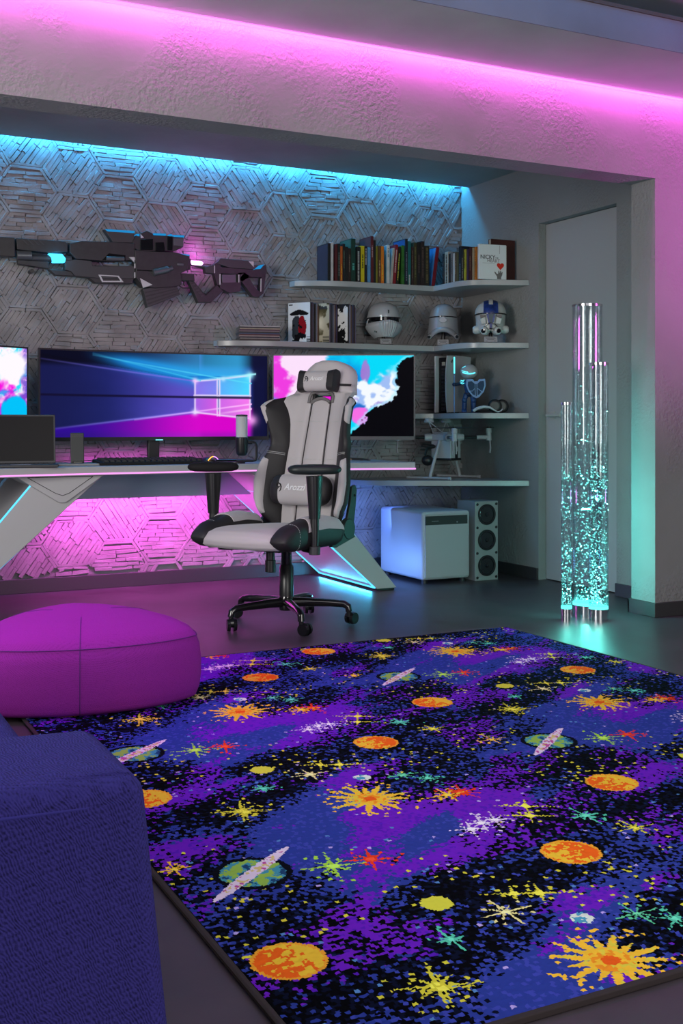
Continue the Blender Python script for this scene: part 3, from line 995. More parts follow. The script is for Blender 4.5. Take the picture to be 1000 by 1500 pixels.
# back row: pixel span of the spine, row of its top edge, colour, what sets it apart, cover colour, lettering
BACK = [
    (480.2, 484.2, 356.0, (16, 15, 20), 'black spined book with a dark violet lightning cover at the open end of the row', (62, 56, 72), None),
    (484.3, 488.2, 354.8, (205, 200, 205), 'white spined book second from the open end of the row', (190, 188, 195), None),
    (490.3, 494.3, 357.5, (88, 22, 30), 'dark red thin book next to the first white spine', None, None),
    (494.8, 498.0, 356.5, (22, 34, 32), 'dark green thin book with pale lettering beside a dark red one', (30, 44, 44), ((120, 130, 125), .15, .75)),
    (498.3, 501.6, 360.5, (190, 92, 30), 'orange and yellow thin book between dark ones near the open end', None, ((225, 170, 40), .05, .5)),
    (501.9, 505.6, 357.0, (20, 22, 28), 'black book with grey lettering after the thin orange one', None, ((90, 110, 90), .35, .8)),
    (505.8, 509.8, 361.5, (30, 25, 26), 'low dark book before the tall green one', None, None),
    (510.0, 513.6, 363.5, (44, 26, 24), 'dark brown low book touching the tall green one', None, ((120, 105, 95), .3, .8)),
    (514.2, 520.6, 349.3, (14, 60, 52), 'tall dark green book with an olive and teal cover', (70, 108, 92), ((90, 190, 180), .28, .42)),
    (522.2, 527.6, 361.5, (18, 18, 22), 'black book with a column of white lettering beside the yellow one', None, ((190, 190, 190), .05, .85)),
    (528.6, 533.6, 360.0, (214, 196, 24), 'bright yellow spined book in the back row', None, ((60, 70, 20), .40, .75)),
    (534.2, 537.6, 360.8, (24, 24, 40), 'navy book with white lettering touching the yellow one', None, ((200, 200, 210), .5, .92)),
    (538.2, 542.6, 362.5, (96, 160, 214), 'light blue book between the navy one and the tall dark red one', (90, 150, 210), None),
    (543.2, 547.0, 345.8, (96, 28, 38), 'tallest book of the back row, dark red with a red and blue cover', (96, 60, 66), ((190, 160, 165), .55, .8)),
    (547.4, 550.2, 352.0, (26, 30, 30), 'black book right after the tall dark red one', None, None),
    (550.5, 553.0, 360.4, (136, 128, 40), 'olive thin book between black and brown ones', None, None),
    (554.0, 557.6, 359.8, (96, 66, 42), 'brown book with cream lettering beside the orange one', None, ((190, 160, 120), .2, .6)),
    (558.0, 562.2, 360.6, (226, 128, 24), 'orange book with a green landscape cover', (84, 120, 84), ((240, 190, 60), .1, .5)),
    (566.6, 570.6, 359.0, (214, 220, 224), 'white spined book in the middle of the row with a pale blue cover', (120, 178, 206), ((120, 140, 150), .7, .9)),
]
for x0, x1, py, rgb, lab, cov, mk in BACK:
    Y = 6.565
    a, b_ = at(x0, 400, Y=Y), at(x1, 400, Y=Y)
    h = zt(py, Y) - Z1
    h = at((x0 + x1) / 2, py, Y=Y).z - Z1
    book(b_.x - a.x, h, min(.165, h * .72), rgb, lab, ((a.x + b_.x) / 2, Y, Z1), 0, 0, cov, mk)
BACK2 = [
    (571.8, 574.6, 363.0, (186, 178, 172), (150, 190, 205), 'pale book leaning under the dark red one in the middle of the row', .08, None),
    (575.2, 579.2, 358.2, (140, 24, 40), None, 'dark red book leaning to the wall side, with white lettering', .08, ((215, 190, 190), .3, .85)),
    (580.0, 583.4, 361.0, (30, 30, 26), None, 'black book with yellow lettering leaning beside the green one', .08, ((200, 196, 60), .12, .8)),
    (588.2, 592.2, 359.5, (56, 118, 44), None, 'grass green spined book in the middle of the row', 0, ((40, 80, 36), .2, .6)),
    (593.4, 597.0, 349.6, (22, 30, 46), (44, 88, 150), 'tall navy book with a blue cover', 0, ((120, 130, 150), .1, .7)),
    (597.4, 601.6, 353.2, (28, 110, 112), None, 'teal book with a white foot beside the tall navy one', 0, ((205, 205, 200), .02, .22)),
    (602.6, 605.6, 361.5, (58, 38, 36), None, 'dark brown book after the teal one', 0, ((110, 90, 85), .2, .9)),
    (606.0, 610.4, 355.2, (62, 58, 34), None, 'dark olive lettered book among the brown ones', 0, ((110, 104, 60), .2, .9)),
    (611.0, 615.8, 354.8, (30, 24, 26), None, 'near black book among the brown ones', 0, ((90, 70, 70), .3, .7)),
    (616.4, 621.6, 353.2, (46, 34, 32), None, 'very dark brown tall book close to the blue cover', 0, ((96, 76, 70), .2, .85)),
    (622.0, 628.6, 360.0, (44, 40, 30), None, 'dark book with small olive lettering last before the blue cover', 0, ((112, 100, 62), .1, .95)),
    (632.0, 636.4, 361.0, (126, 22, 40), (70, 140, 200), 'crimson book leaning at the inner corner with a blue cover', .14, None),
]
for x0, x1, py, rgb, cov, lab, tl, mk in BACK2:
    Y = 6.555
    a, b_ = at(x0, 400, Y=Y), at(x1, 400, Y=Y)
    h = at((x0 + x1) / 2, py, Y=Y).z - Z1
    book(b_.x - a.x, h, min(.165, h * .72), rgb, lab, ((a.x + b_.x) / 2, Y, Z1 + (.001 if tl else 0)), 0, tl, cov, mk)
# side row: spines towards the middle of the alcove (local -Y turned to world -X)
SIDE = [   # Y from, Y to, height, colour, cover, label, tilt, lettering
    (6.436, 6.460, .215, (20, 18, 22), None, 'black book after the leaning crimson one', 0, ((70, 66, 70), .2, .8)),
    (6.388, 6.430, .222, (184, 172, 154), None, 'thick cream book with bold dark lettering', 0, ((40, 36, 34), .05, .92)),
    (6.360, 6.382, .205, (34, 26, 24), None, 'thin black book after the cream one', 0, None),
    (6.330, 6.356, .212, (120, 108, 100), None, 'grey brown book between thin black and white ones', 0, ((70, 60, 56), .3, .8)),
    (6.310, 6.326, .200, (214, 210, 206), None, 'white thin book of the side row', 0, None),
    (6.284, 6.306, .206, (94, 74, 52), None, 'brown book after the thin white one', 0, ((150, 130, 90), .3, .7)),
    (6.262, 6.280, .200, (86, 84, 44), None, 'thin olive book before the tall navy one', 0, None),
    (6.226, 6.258, .236, (22, 34, 48), None, 'tall dark navy book of the side row', 0, ((96, 120, 130), .05, .5)),
    (6.204, 6.222, .216, (30, 30, 34), None, 'thin black book with white lettering beside the lime one', 0, ((160, 160, 150), .1, .7)),
    (6.180, 6.200, .208, (176, 176, 48), None, 'lime yellow book of the side row', 0, ((80, 80, 40), .4, .9)),
    (6.160, 6.176, .206, (64, 42, 82), None, 'thin purple book after the lime one', 0, None),
    (6.132, 6.154, .216, (70, 34, 30), None, 'reddish brown book before the beige one', 0, ((150, 110, 90), .3, .7)),
    (6.112, 6.128, .212, (172, 156, 128), None, 'thin beige book before the last orange one', 0, None),
    (6.089, 6.107, .214, (214, 130, 40), None, 'orange thin book touching the white cover with the heart', 0, ((110, 70, 30), .1, .9)),
]
for y0, y1, h, rgb, cov, lab, tl, mk in SIDE:
    sx = 4.03 + max(0, 6.2 - (y0 + y1) / 2) * .25
    b = book(y1 - y0, h, .10 if y0 < 6.1 else min(.16, h * .7), rgb, lab, (sx, (y0 + y1) / 2, Z1 + (.002 if tl else 0)), -PI / 2, tl, cov, mk)
# the white book that shows its front, and the big brown one behind it
wb = thing('book', 'white book facing out with a red heart above a hand on its cover', 'book', (4.150, 6.040, Z1), math.radians(-6), 'books on the uppermost shelf')
WC = mat('white_cover', (.62, .66, .68), .4)
MB().span((-.105, -.011, 0), (.095, .011, .226)).build('cover', WC, wb, bevel=.003)
MB().span((-.099, -.009, .004), (.0965, .009, .222)).build('pages', PAGES, wb, smooth=0)
DKT = mat('cover_ink', (.06, .05, .06), .6)
RED = mat('heart_red', lin(196, 44, 24), .35)
lettering('title', 'NICKY', .036, DKT, wb, frame((-.042, -.0116, .142), (1, 0, 0), (0, 0, 1)), .0003)
lettering('title', 'THE', .013, DKT, wb, frame((.024, -.0116, .139), (1, 0, 0), (0, 0, 1)), .0003)
lettering('title', 'HEART', .030, mat('cover_ink_grey', (.22, .2, .2), .6), wb, frame((.0, -.0116, .119), (1, 0, 0), (0, 0, 1)), .0003)
MB().span((-.080, -.0116, .1035), (.01, -.0108, .1045)).span((.044, -.0116, .168), (.0455, -.0108, .222)).build('cover_line', DKT, wb, smooth=0)
hp = [(.05 + .026 * (16 * math.sin(t) ** 3) / 16, .088 + .026 * (13 * math.cos(t) - 5 * math.cos(2 * t) - 2 * math.cos(3 * t) - math.cos(4 * t)) / 16) for t in [2 * PI * i / 30 for i in range(30)]]
MB().prism(hp, -.0125, -.0105, 'XZ').build('heart', RED, wb, smooth=0)
hand = [(.026, .003), (.026, .020), (.010, .040), (.006, .050), (.012, .051), (.026, .036), (.034, .040), (.036, .058), (.042, .059), (.044, .042), (.050, .058), (.056, .058), (.055, .041), (.062, .052), (.067, .050), (.063, .030), (.056, .016), (.056, .003)]
MB().prism(hand, -.0118, -.0105, 'XZ').build('hand', mat('hand_grey', (.13, .12, .12), .7), wb, smooth=0)
bb = book(.030, .272, .19, (70, 30, 26), 'large dark brown book standing crosswise behind the white heart cover', (4.255, 6.155, Z1), PI / 2, 0, None, None)
bb.location = (4.352, 6.0915, Z1)

# ------------------------------------------------------------------ comics and magazines
def comic_print(kind, nu=46, nv=70):
    u, v = uv(nu, nv)
    w = 1 - v
    n = value_noise(u * 5, w * 7, 60 + kind, 4)
    c = np.zeros((len(u), 3)) + np.array([214, 214, 214])
    if kind == 0:      # two caped shapes below a dark winged arch: a plain stand-in for the cover art
        k = (np.abs(w - .24 - .12 * np.abs(u - .5)) < .07 * (1 - np.abs(2 * u - 1) ** 2)) & (np.abs(u - .5) < .42)
        c[k] = (22, 22, 24)
        k = (((u - .38) / .20) ** 2 + ((w - .66) / .34) ** 2 + .9 * (n - .5) < 1) & (w > .33)
        c[k] = (52, 56, 62)
        k = (((u - .64) / .17) ** 2 + ((w - .62) / .30) ** 2 + .9 * (n - .5) < 1) & (w > .33)
        c[k] = (140, 20, 30)
        k = (n > .56) & (w > .45) & (np.abs(u - .5) < .32)
        c[k] = (20, 18, 22)
        c[(u > .84) & (w > .86) & (np.sin(w * 160) > 0)] = (30, 30, 30)
        c[(np.abs(w - .05) < .012) & (u > .04) & (u < .2)] = (40, 40, 40)
    elif kind == 1:
        c[:] = np.array([176, 170, 150])
        c = mix(c, np.array([70, 62, 40]), sstep(.42, .58, n))
        c = mix(c, np.array([225, 222, 205]), np.exp(-((u - .55) ** 2 + (w - .5) ** 2) / .05))
        c[(np.abs(w - .10) < .05) & (np.abs(u - .5) < .42) & (n > .45)] = (60, 60, 62)
        c[(u > .7) & (w > .84) & (np.sin(w * 160) > 0)] = (35, 35, 35)
    else:
        k = n + .35 * (w - .5) - .25 * (u - .5) > .54
        c[k] = (20, 20, 22)
        c[(w < .2) & (n > .46) & (u > .1)] = (40, 40, 44)
    return srgb2lin(c / 255)


PRINT = printed('ink_print', None, .4)
EDGE = [(44, 40, 56), (92, 84, 104), (34, 30, 36), (120, 104, 110), (62, 52, 84), (70, 46, 50), (26, 26, 34), (106, 110, 128), (84, 62, 44)]


ORD = ['first', 'second', 'third', 'fourth', 'fifth', 'sixth', 'seventh', 'eighth', 'ninth', 'tenth', 'eleventh', 'twelfth']
CNAME = ['dusky violet', 'mauve', 'charcoal', 'pinkish grey', 'purple', 'maroon', 'near black', 'blue grey', 'brown']


def comic_bundle(px, kind, names, n=8):
    p = at(px, 497, Y=6.60)
    ang = math.radians(213.7)              # covers look this way
    nx, ny = math.cos(ang), math.sin(ang)
    rz = ang + PI / 2
    for i in range(n):
        th = .014
        c = Vector((p.x - nx * th * i, 6.60 - ny * th * i, Z2))
        hh = .258 - (.006 if i % 3 == 1 else 0) - (.01 if i % 4 == 3 else 0)
        t = thing('comic_book', names[0] if i == 0 else names[1] % (ORD[i], CNAME[(i * 2 + kind * 3) % len(EDGE)]), 'comic', c, rz, names[2])
        rgb = EDGE[(i * 2 + kind * 3) % len(EDGE)]
        MB().span((-.084, 0, 0), (.084, .0125, hh)).build('cover', bcol(rgb), t, smooth=0)
        MB().span((-.082, .0025, .003), (.0845, .0100, hh - .002)).build('pages', mat('comic_pages', tuple(2.2 * c_ for c_ in lin(*EDGE[(i * 5 + kind) % len(EDGE)])), .8), t, smooth=0)
        if i == 0:
            screen_grid(lambda u, v: (-.083 + .166 * u, -.0008, .001 + (hh - .002) * v), 46, 70, comic_print(kind), t, PRINT, 'cover_print')


comic_bundle(438, 0, ('white comic with two caped figures below a dark winged arch on its cover', '%s comic, %s, counted back from the cover with two caped figures', 'comics behind the caped figures cover'))
comic_bundle(466, 1, ('comic with an olive and cream cover in the middle bundle', '%s comic, %s, counted back from the olive and cream cover', 'comics behind the olive cover'))
comic_bundle(493, 2, ('comic with a black splash on white cover, beside the first helmet', '%s comic, %s, counted back from the black splash cover', 'comics behind the black splash cover'))
# flat pile
mp_ = at(381, 497, Y=6.585)
r = random.Random(5)
MAGC = [(58, 40, 44), (150, 140, 140), (40, 34, 60), (170, 150, 150), (96, 30, 44), (60, 70, 110), (30, 28, 34), (130, 110, 120), (84, 40, 70), (176, 160, 140), (50, 44, 60), (190, 186, 186)]
MNAME = ['brown', 'pale grey', 'indigo', 'cream grey', 'dark red', 'slate blue', 'black', 'mauve', 'plum', 'cream', 'dusky', 'white']
zz = Z2
rzm = math.radians(-14)
for i in range(12):
    th = .0075
    t = thing('magazine', 'uppermost magazine of the flat pile at the end of the helmet shelf' if i == 11 else '%s magazine from the top of the flat pile, %s spine' % (ORD[11 - i], MNAME[i]), 'magazine',
              (mp_.x + r.uniform(-.003, .003), 6.625 + r.uniform(-.003, .003), zz), rzm + r.uniform(-.02, .02), 'magazines in the flat pile')
    MB().span((-.128, -.082, 0), (.128, .082, .0016)).span((-.128, -.082, th - .0016), (.128, .082, th)).span((-.128, -.082, 0), (.128, -.0805, th)).build('cover', bcol(MAGC[i]), t, smooth=0)
    MB().span((-.127, -.0805, .0016), (.1275, .0815, th - .0016)).build('pages', mat('magazine_pages', (.22, .22, .24), .9), t, smooth=0)
    zz += th + .0002
# ------------------------------------------------------------------ helmets on stands
HWHITE = mat('helmet_white', (.36, .36, .38), .22, coat=.3)
HGREY = mat('helmet_pale_grey', (.27, .27, .29), .25, coat=.3)
VISOR = mat('dark_visor', (.006, .006, .008), .08)
NAVY = mat('navy_paint', (.012, .03, .16), .3, var=(40, .6))
PLATE = mat('grey_plate', (.30, .30, .32), .4)



def helmet_stand(t, zb, pw=.075):
    MB().cyl((0, .01, .0), (0, .01, zb), .013, n=12).build('post', BLACK, t)
    MB().span((-.055, -.045, 0), (.055, .075, .006)).build('stand_base', BLACK, t, bevel=.002)
    pl = MB().prism([(-.047, .006), (-.055, .006), (-.047, .042), (-.043, .042)], -pw / 2, pw / 2, 'YZ').build('name_plate', PLATE, t, bevel=.001)
    ln = MB()
    for i, (a, b) in enumerate(((-.030, .024), (-.026, .028), (-.020, .02), (-.03, -.018), (.018, .03))):
        z = (.034, .029, .022, .013, .013)[i]
        y = -.055 + (z - .006) / .036 * .008 - .0006
        ln.span((a * pw / .075, y, z - .0013), (b * pw / .075, y + .002, z + .0013))
    ln.build('plate_print', mat('plate_ink', (.07, .07, .08), .6), pl, smooth=0)


# first: flared face with fine ridges and one wide slit
h1 = thing('helmet', 'white helmet with a flared ridged face below a wide dark slit', 'helmet', (3.655, 6.60, Z2), math.radians(-14), 'collector helmets on the white shelf')
helmet_stand(h1, .10)
def dome1(u, v):
    a = 2 * PI * u; th = v * PI / 2
    return (.109 * math.cos(a) * math.cos(th) ** .85, .122 * math.sin(a) * math.cos(th) ** .85 + .005, .190 + .100 * math.sin(th) ** .95)
MB().grid(dome1, 40, 12, True).build('dome', HWHITE, h1, smooth=180)
MB().grid(lambda u, v: (.112 * math.cos(2 * PI * u), .125 * math.sin(2 * PI * u) + .005, .183 + .012 * v), 40, 1, True).build('brow_rim', HWHITE, h1, smooth=180)
MB().grid(lambda u, v: (.103 * math.cos(2 * PI * u), .116 * math.sin(2 * PI * u) + .004, .160 + .026 * v), 40, 2, True).build('visor', VISOR, h1, smooth=180)
def skirt1(u, v):
    a = PI + PI * u                    # front half, from the one side to the other
    ca, sa = math.cos(a), math.sin(a)
    front, side = max(0, -sa), abs(ca)
    wx = float(np.interp(v, [0, .12, .30, .65, 1], [1.04, 1.15, 1.19, .97, .62]))
    wy = float(np.interp(v, [0, .15, .5, 1], [1.0, 1.05, .98, .80]))
    z = .162 - .117 * v * (1 - .06 * front) - .016 * side * (1 - v) * (v < 1)
    k = (front * 7.0) % 1.0
    k = (u * 24) % 1.0
    ridge = .0045 * (1 - abs(2 * k - 1)) * (1 if front > .86 else 0) * (1 - .3 * v)
    return ((.108 * wx + ridge) * ca, (.122 * wy + ridge) * sa, z)
MB().slab(skirt1, 84, 14, lambda u, v: (skirt1(u, v)[0] * .93, skirt1(u, v)[1] * .93 + .002, skirt1(u, v)[2])).build('face_guard', HWHITE, h1, smooth=28)
def neck1(u, v):
    a = PI * u
    return (.108 * math.cos(a) * (1 + .16 * math.sin(PI * v) - .12 * v), .120 * math.sin(a) * (1 - .08 * v) + .004, .176 - .10 * v)
MB().slab(neck1, 32, 6, lambda u, v: tuple(c * .95 if i < 2 else c for i, c in enumerate(neck1(u, v)))).build('neck_guard', HWHITE, h1, smooth=50)
MB().span((-.0022, -.121, .206), (.0022, -.109, .228)).build('brow_mark', VISOR, h1, smooth=0)
for i in range(3): MB().box((-.083 + i * .006, -.074 - i * .005, .088 - .002 * i), (.003, .004, .012), (0, .2, 0)).build('slot_mark', VISOR, h1, smooth=0)

# second: smooth tall dome, thin slit, drooping muzzle
h2 = thing('helmet', 'pale grey helmet with a hairline slit and a drooping muzzle', 'helmet', (4.055, 6.49, Z2), math.radians(-33), 'collector helmets on the white shelf')
helmet_stand(h2, .12, .075)
def dome2(u, v):
    a = 2 * PI * u; th = v * PI / 2
    k = math.cos(th) ** .62
    return (.098 * math.cos(a) * k, .118 * math.sin(a) * k + .01, .168 + .118 * math.sin(th) ** 1.05)
MB().grid(dome2, 40, 14, True).build('dome', HGREY, h2, smooth=180)
MB().grid(lambda u, v: (.0995 * math.cos(PI * 1.12 + PI * .76 * u), .1195 * math.sin(PI * 1.12 + PI * .76 * u) + .01, .190 + .007 * v - .004 * abs(u - .5)), 30, 1).build('eye_slit', VISOR, h2, smooth=180)
def band2(u, v):
    a = 2 * PI * u
    f = max(0, -math.sin(a)) ** 2
    drop = .082 + .024 * (1 - f)
    return (.0985 * math.cos(a) * (1 + .10 * v * v), .1185 * math.sin(a) * (1 + .06 * v) + .01, .182 - drop * v)
MB().slab(band2, 48, 6, lambda u, v: tuple(c * .94 if i < 2 else c for i, c in enumerate(band2(u, v)))).build('lower_shell', HGREY, h2, smooth=60)
def muz2(u, v):
    s_ = 2 * u - 1
    x = .085 * s_
    arch = .034 * (1 - s_ * s_)
    return (x * (1 + .02 * v), -.128 - .012 * math.sin(PI * v) * (1 - s_ * s_ * .4) + .052 * s_ * s_, .104 + arch * .5 - v * (.046 - .014 * (1 - s_ * s_)) - .014 * s_ * s_)
MB().slab(muz2, 24, 8, lambda u, v: (muz2(u, v)[0] * .92, muz2(u, v)[1] + .035, muz2(u, v)[2])).build('muzzle', HGREY, h2, smooth=60)
for s in (-1, 1):
    c = MB(); c.cyl((s * .082, -.062, .068), (s * .092, -.094, .056), .017, .015, 16)
    f_ = c.build('filter', HGREY, h2, bevel=.002)
    MB().cyl((s * .0918, -.0915, .0583), (s * .0938, -.0975, .0559), .011, n=14).build('filter_mesh', BLACK, f_)
MB().prism([(-.012, .150), (.012, .150), (.030, .168), (.004, .192), (-.004, .192), (-.030, .168)], -.1205, -.10, 'XZ').build('brow_plate', HGREY, h2, bevel=.002)

# third: white with a broad navy stripe, angular eyes, two round vents
h3 = thing('helmet', 'white helmet with a broad scuffed navy stripe and two round vents', 'helmet', (4.195, 6.13, Z2), math.radians(-33), 'collector helmets on the white shelf')
helmet_stand(h3, .11, .085)
OFFW = mat('scuffed_white', (.42, .43, .42), .35, var=(18, .12))
def dome3(u, v, g=0.0, lo=0.0):
    a = 2 * PI * u; th = (lo + (1 - lo) * v) * PI / 2
    k = math.cos(th) ** .75
    return ((.103 + g) * math.cos(a) * k, (.118 + g) * math.sin(a) * k + .01, .188 + (.094 + g) * math.sin(th))
MB().grid(dome3, 44, 14, True).build('dome', OFFW, h3, smooth=180)
# stripe lies on the dome and runs down the nose
st = MB()
st.slab(lambda u, v: ((.048 + .010 * v) * (2 * u - 1) * (1 - .25 * v), -.1275 * math.cos(v * 1.5) * math.sqrt(max(0, 1 - ((2 * u - 1) * .42) ** 2)) + .01, .190 + .0965 * math.sin(v * 1.5) * math.sqrt(max(0, 1 - ((2 * u - 1) * .40) ** 2))),
        12, 14, lambda u, v: ((.048 + .010 * v) * (2 * u - 1) * (1 - .25 * v), -.112 * math.cos(v * 1.5) * .9 + .01, .190 + .083 * math.sin(v * 1.5) * .9))
st.build('stripe', NAVY, h3, smooth=60)
fin = MB()
fin.slab(lambda u, v: (.013 * (2 * u - 1), -.125 * math.cos(.6 + v * .95) + .008, .190 + .104 * math.sin(.6 + v * .95)), 2, 10, lambda u, v: (.013 * (2 * u - 1), -.10 * math.cos(.6 + v * .95) + .01, .190 + .08 * math.sin(.6 + v * .95)))
fin.build('crest', OFFW, h3, smooth=50)
MB().grid(lambda u, v: (.1065 * math.cos(PI + PI * u), .1225 * math.sin(PI + PI * u) + .01, .186 + .008 * v - .006 * abs(2 * u - 1) ** 2), 30, 1).build('brow_line', VISOR, h3, smooth=180)
def face3(u, v):
    a = 2 * PI * u
    f = max(0, -math.sin(a))
    s_ = abs(math.cos(a))
    return (.100 * math.cos(a) * (1 - .05 * math.sin(PI * v)), .116 * math.sin(a) * (1 - .05 * v) + .01, .186 - .108 * v)
MB().slab(face3, 44, 6, lambda u, v: tuple(c * .93 if i < 2 else c for i, c in enumerate(face3(u, v)))).build('face_shell', OFFW, h3, smooth=60)
MB().prism([(-.030, .186), (.030, .186), (.017, .130), (.008, .112), (.007, .085), (-.007, .085), (-.008, .112), (-.017, .130)], -.1175, -.09, 'XZ').build('nose_stripe', NAVY, h3, bevel=.001)
MB().prism([(-.015, .182), (.015, .182), (.010, .140), (.005, .128), (-.005, .128), (-.010, .140)], -.1187, -.11, 'XZ').build('nose_plate', mat('slate_plate', (.05, .07, .09), .5), h3, smooth=0)
for s in (-1, 1):
    ey = [(s * .036, .178), (s * .070, .178), (s * .068, .155), (s * .036, .170)]
    e = MB(Matrix.Rotation(0, 4, 'Z')).prism(ey, -.112, -.08, 'XZ').build('eye', VISOR, h3, smooth=0)
    MB().prism([(s * .036, .168), (s * .070, .152), (s * .060, .118), (s * .030, .122)], -.113, -.085, 'XZ').build('cheek_panel', OFFW, h3, bevel=.003)
    MB().tube([(0, -.119, .126), (s * .018, -.118, .122), (s * .042, -.108, .104)], .0026, 6).build('frown_line', VISOR, h3)
    v_ = MB(); v_.lathe([(0, .030), (.013, .030), (.024, .022), (.029, .006), (.030, -.02), (.024, -.05), (.0, -.055)], 20)
    vo = v_.build('vent', OFFW, h3)
    vo.location = (s * .040, -.088, .078); vo.rotation_euler = (math.radians(98), 0, math.radians(s * 18))
    ri = MB().lathe([(.008, .0305), (.014, .0305), (.0145, .032), (.008, .033)], 18).build('vent_ring', VISOR, vo)
    pod = MB().lathe([(0, .028), (.018, .026), (.026, .016), (.028, 0), (.026, -.02), (.0, -.03)], 18).build('ear_pod', OFFW, h3)
    pod.location = (s * .090, -.030, .088); pod.rotation_euler = (0, math.radians(90 * s), 0)
MB().span((-.012, -.125, .083), (.012, -.10, .093)).build('mouth_slot', VISOR, h3, bevel=.003)

# ------------------------------------------------------------------ game console
px_ = at(646, 604, Y=6.46)
ca = math.atan2(.37, .93)
con = thing('game_console', 'tall white and black game console standing upright behind the toy knight', 'console', (4.035, 6.475, Z3), ca)
# local x runs into the depth of the console, local y is its thickness (the side panel towards the camera at -y)
def fin_panel(s):
    prof = [(-.004, .008), (-.012, .20), (-.004, .385), (.13, .392), (.262, .388), (.268, .2), (.262, .008), (.13, .003)]
    m = MB()
    m.slab(lambda u, v: (-.010 + .278 * u - .008 * math.sin(PI * v) * (1 - u), s * (.048 + .008 * (2 * v - 1) ** 2 - .004 * u), .006 + .384 * v + .004 * math.sin(PI * u)), 10, 14,
           lambda u, v: (-.008 + .274 * u - .008 * math.sin(PI * v) * (1 - u), s * (.038 + .008 * (2 * v - 1) ** 2 - .004 * u), .006 + .384 * v + .004 * math.sin(PI * u)))
    return m.build('side_panel', mat('console_white', (.50, .50, .52), .5), con, smooth=60)
fin_panel(-1); pnl = fin_panel(1)
MB().span((.012, -.036, .004), (.255, .036, .380)).build('core', GLOSSK, con, bevel=.006)
MB().span((.02, -.05, 0), (.16, .05, .006)).build('stand', BLACK, con, bevel=.002)
gr_ = MB()
for i in range(34): gr_.span((.0095, -.022, .02 + i * .0098), (.0125, .012, .0245 + i * .0098))
gr_.build('vent_slats', DARKG, con, smooth=0)['kind'] = 'stuff'
tag(MB().span((.009, -.022, .325), (.0115, .006, .350)).build('front_ports', mat('port_plate', (.35, .33, .26), .5), con, smooth=0), 'pale port plate')
lgm = MB()                                                          # small emblem low relief on the side panel
for (x, z, w_, h_) in ((.040, .352, .004, .022), (.048, .360, .008, .012), (.034, .350, .009, .004), (.050, .350, .010, .004)):
    lgm.box((x, -.0505, z), (w_, .006, h_))
lgm.build('emblem', mat('emblem_ink', (.05, .05, .06), .5), con, smooth=0)

# ------------------------------------------------------------------ toy knight with shield and staff
KB = mat('toy_blue', (.02, .07, .20), .4)
KDB = mat('toy_navy', (.008, .018, .06), .5)
KG = mat('toy_grey', (.36, .35, .36), .45)
RIMB = mat('shield_rim', (.12, .27, .52), .4)
CY = glow('toy_cyan_light', (.12, .85, 1.0), 1.6)
kn_ = thing('toy_knight', 'toy robot knight in blue with a round grey head, shield and glowing staff', 'figurine', (4.115, 6.265, Z3), math.radians(-30))
# right is +x as seen from the camera; front is -y
MB().box((0, 0, .003), (.13, .09, .006)).build('base', KDB, kn_, bevel=.002)
bd = MB()
bd.lathe([(0, .225), (.022, .222), (.034, .205), (.036, .180), (.028, .150), (.026, .135), (.0, .130)], 18, (0, .0, 0))
bd.build('torso', KB, kn_)
MB().sph((.0, .0, .128), (.034, .026, .020), 16, 8).build('hip', KDB, kn_, smooth=180)
for s in (-1, 1):
    lg = MB()
    lg.tube([(s * .018, 0, .126), (s * .030, -.012, .088), (s * .030, .0, .046), (s * .032, -.002, .020)], [.018, .016, .017, .015], 10)
    lg.sph((s * .030, -.014, .086), .019, 12, 8)
    lgo = lg.build('leg', KB, kn_, smooth=60)
    MB().prism([(-.040, .006), (.022, .006), (.020, .022), (-.008, .030), (-.036, .018)], s * .032 - .017, s * .032 + .017, 'YZ').build('boot', KB, lgo, bevel=.004)
MB().cyl((0, 0, .222), (0, 0, .240), .014, n=12).build('neck', KG, kn_)
hd = MB().sph((0, -.004, .276), (.058, .055, .050), 28, 18).build('head', KG, kn_, smooth=180)
vl = MB()
vl.tube([(.052 * math.sin(a), -.004 - .0555 * math.cos(a), .266 - .010 * math.cos(a * 1.6) + .004) for a in [math.radians(d) for d in range(-62, 58, 8)]], [.0022] + [.0042] * 13 + [.0022], 6)
for zz, a0, a1, dz in ((.284, -66, -12, -.012), (.279, -60, -8, -.010), (.300, -62, -36, .012)):
    vl.tube([(.0555 * math.sin(math.radians(d)) * math.cos((zz + dz * i / 6 - .276) / .05), -.004 - .0545 * math.cos(math.radians(d)) * math.cos((zz + dz * i / 6 - .276) / .05), zz + dz * i / 6) for i, d in enumerate([a0 + (a1 - a0) * i / 6 for i in range(7)])], .002, 6)
tag(vl.build('face_lights', CY, hd, smooth=60), 'cyan glowing lines across the head')
ar = MB(); ar.tube([(-.030, -.002, .205), (-.055, -.012, .196), (-.092, -.030, .190)], [.013, .011, .010], 10); ar.sph((-.098, -.033, .190), .014, 12, 8)
ar.build('arm', KDB, kn_, smooth=60)
ar = MB(); ar.tube([(.030, -.002, .205), (.048, -.020, .180), (.030, -.045, .165)], [.013, .011, .010], 10)
ar.build('arm', KDB, kn_, smooth=60)
cl = MB()
for i, (x, z) in enumerate(((-.046, .214), (-.050, .204), (-.046, .194))): cl.tube([(x - .010, -.022, z + .005), (x + .002, -.026, z), (x + .014, -.024, z + .006)], .0022, 6)
cl.build('shoulder_lights', CY, kn_, smooth=60)
staff = MB().cyl((-.098, -.035, .004), (-.098, -.035, .262), .0042, n=10).build('staff', RIMB, kn_)
tag(MB().cyl((-.098, -.035, .262), (-.098, -.035, .372), .0048, n=10).build('staff_light', CY, staff), 'glowing cyan blade of the staff')
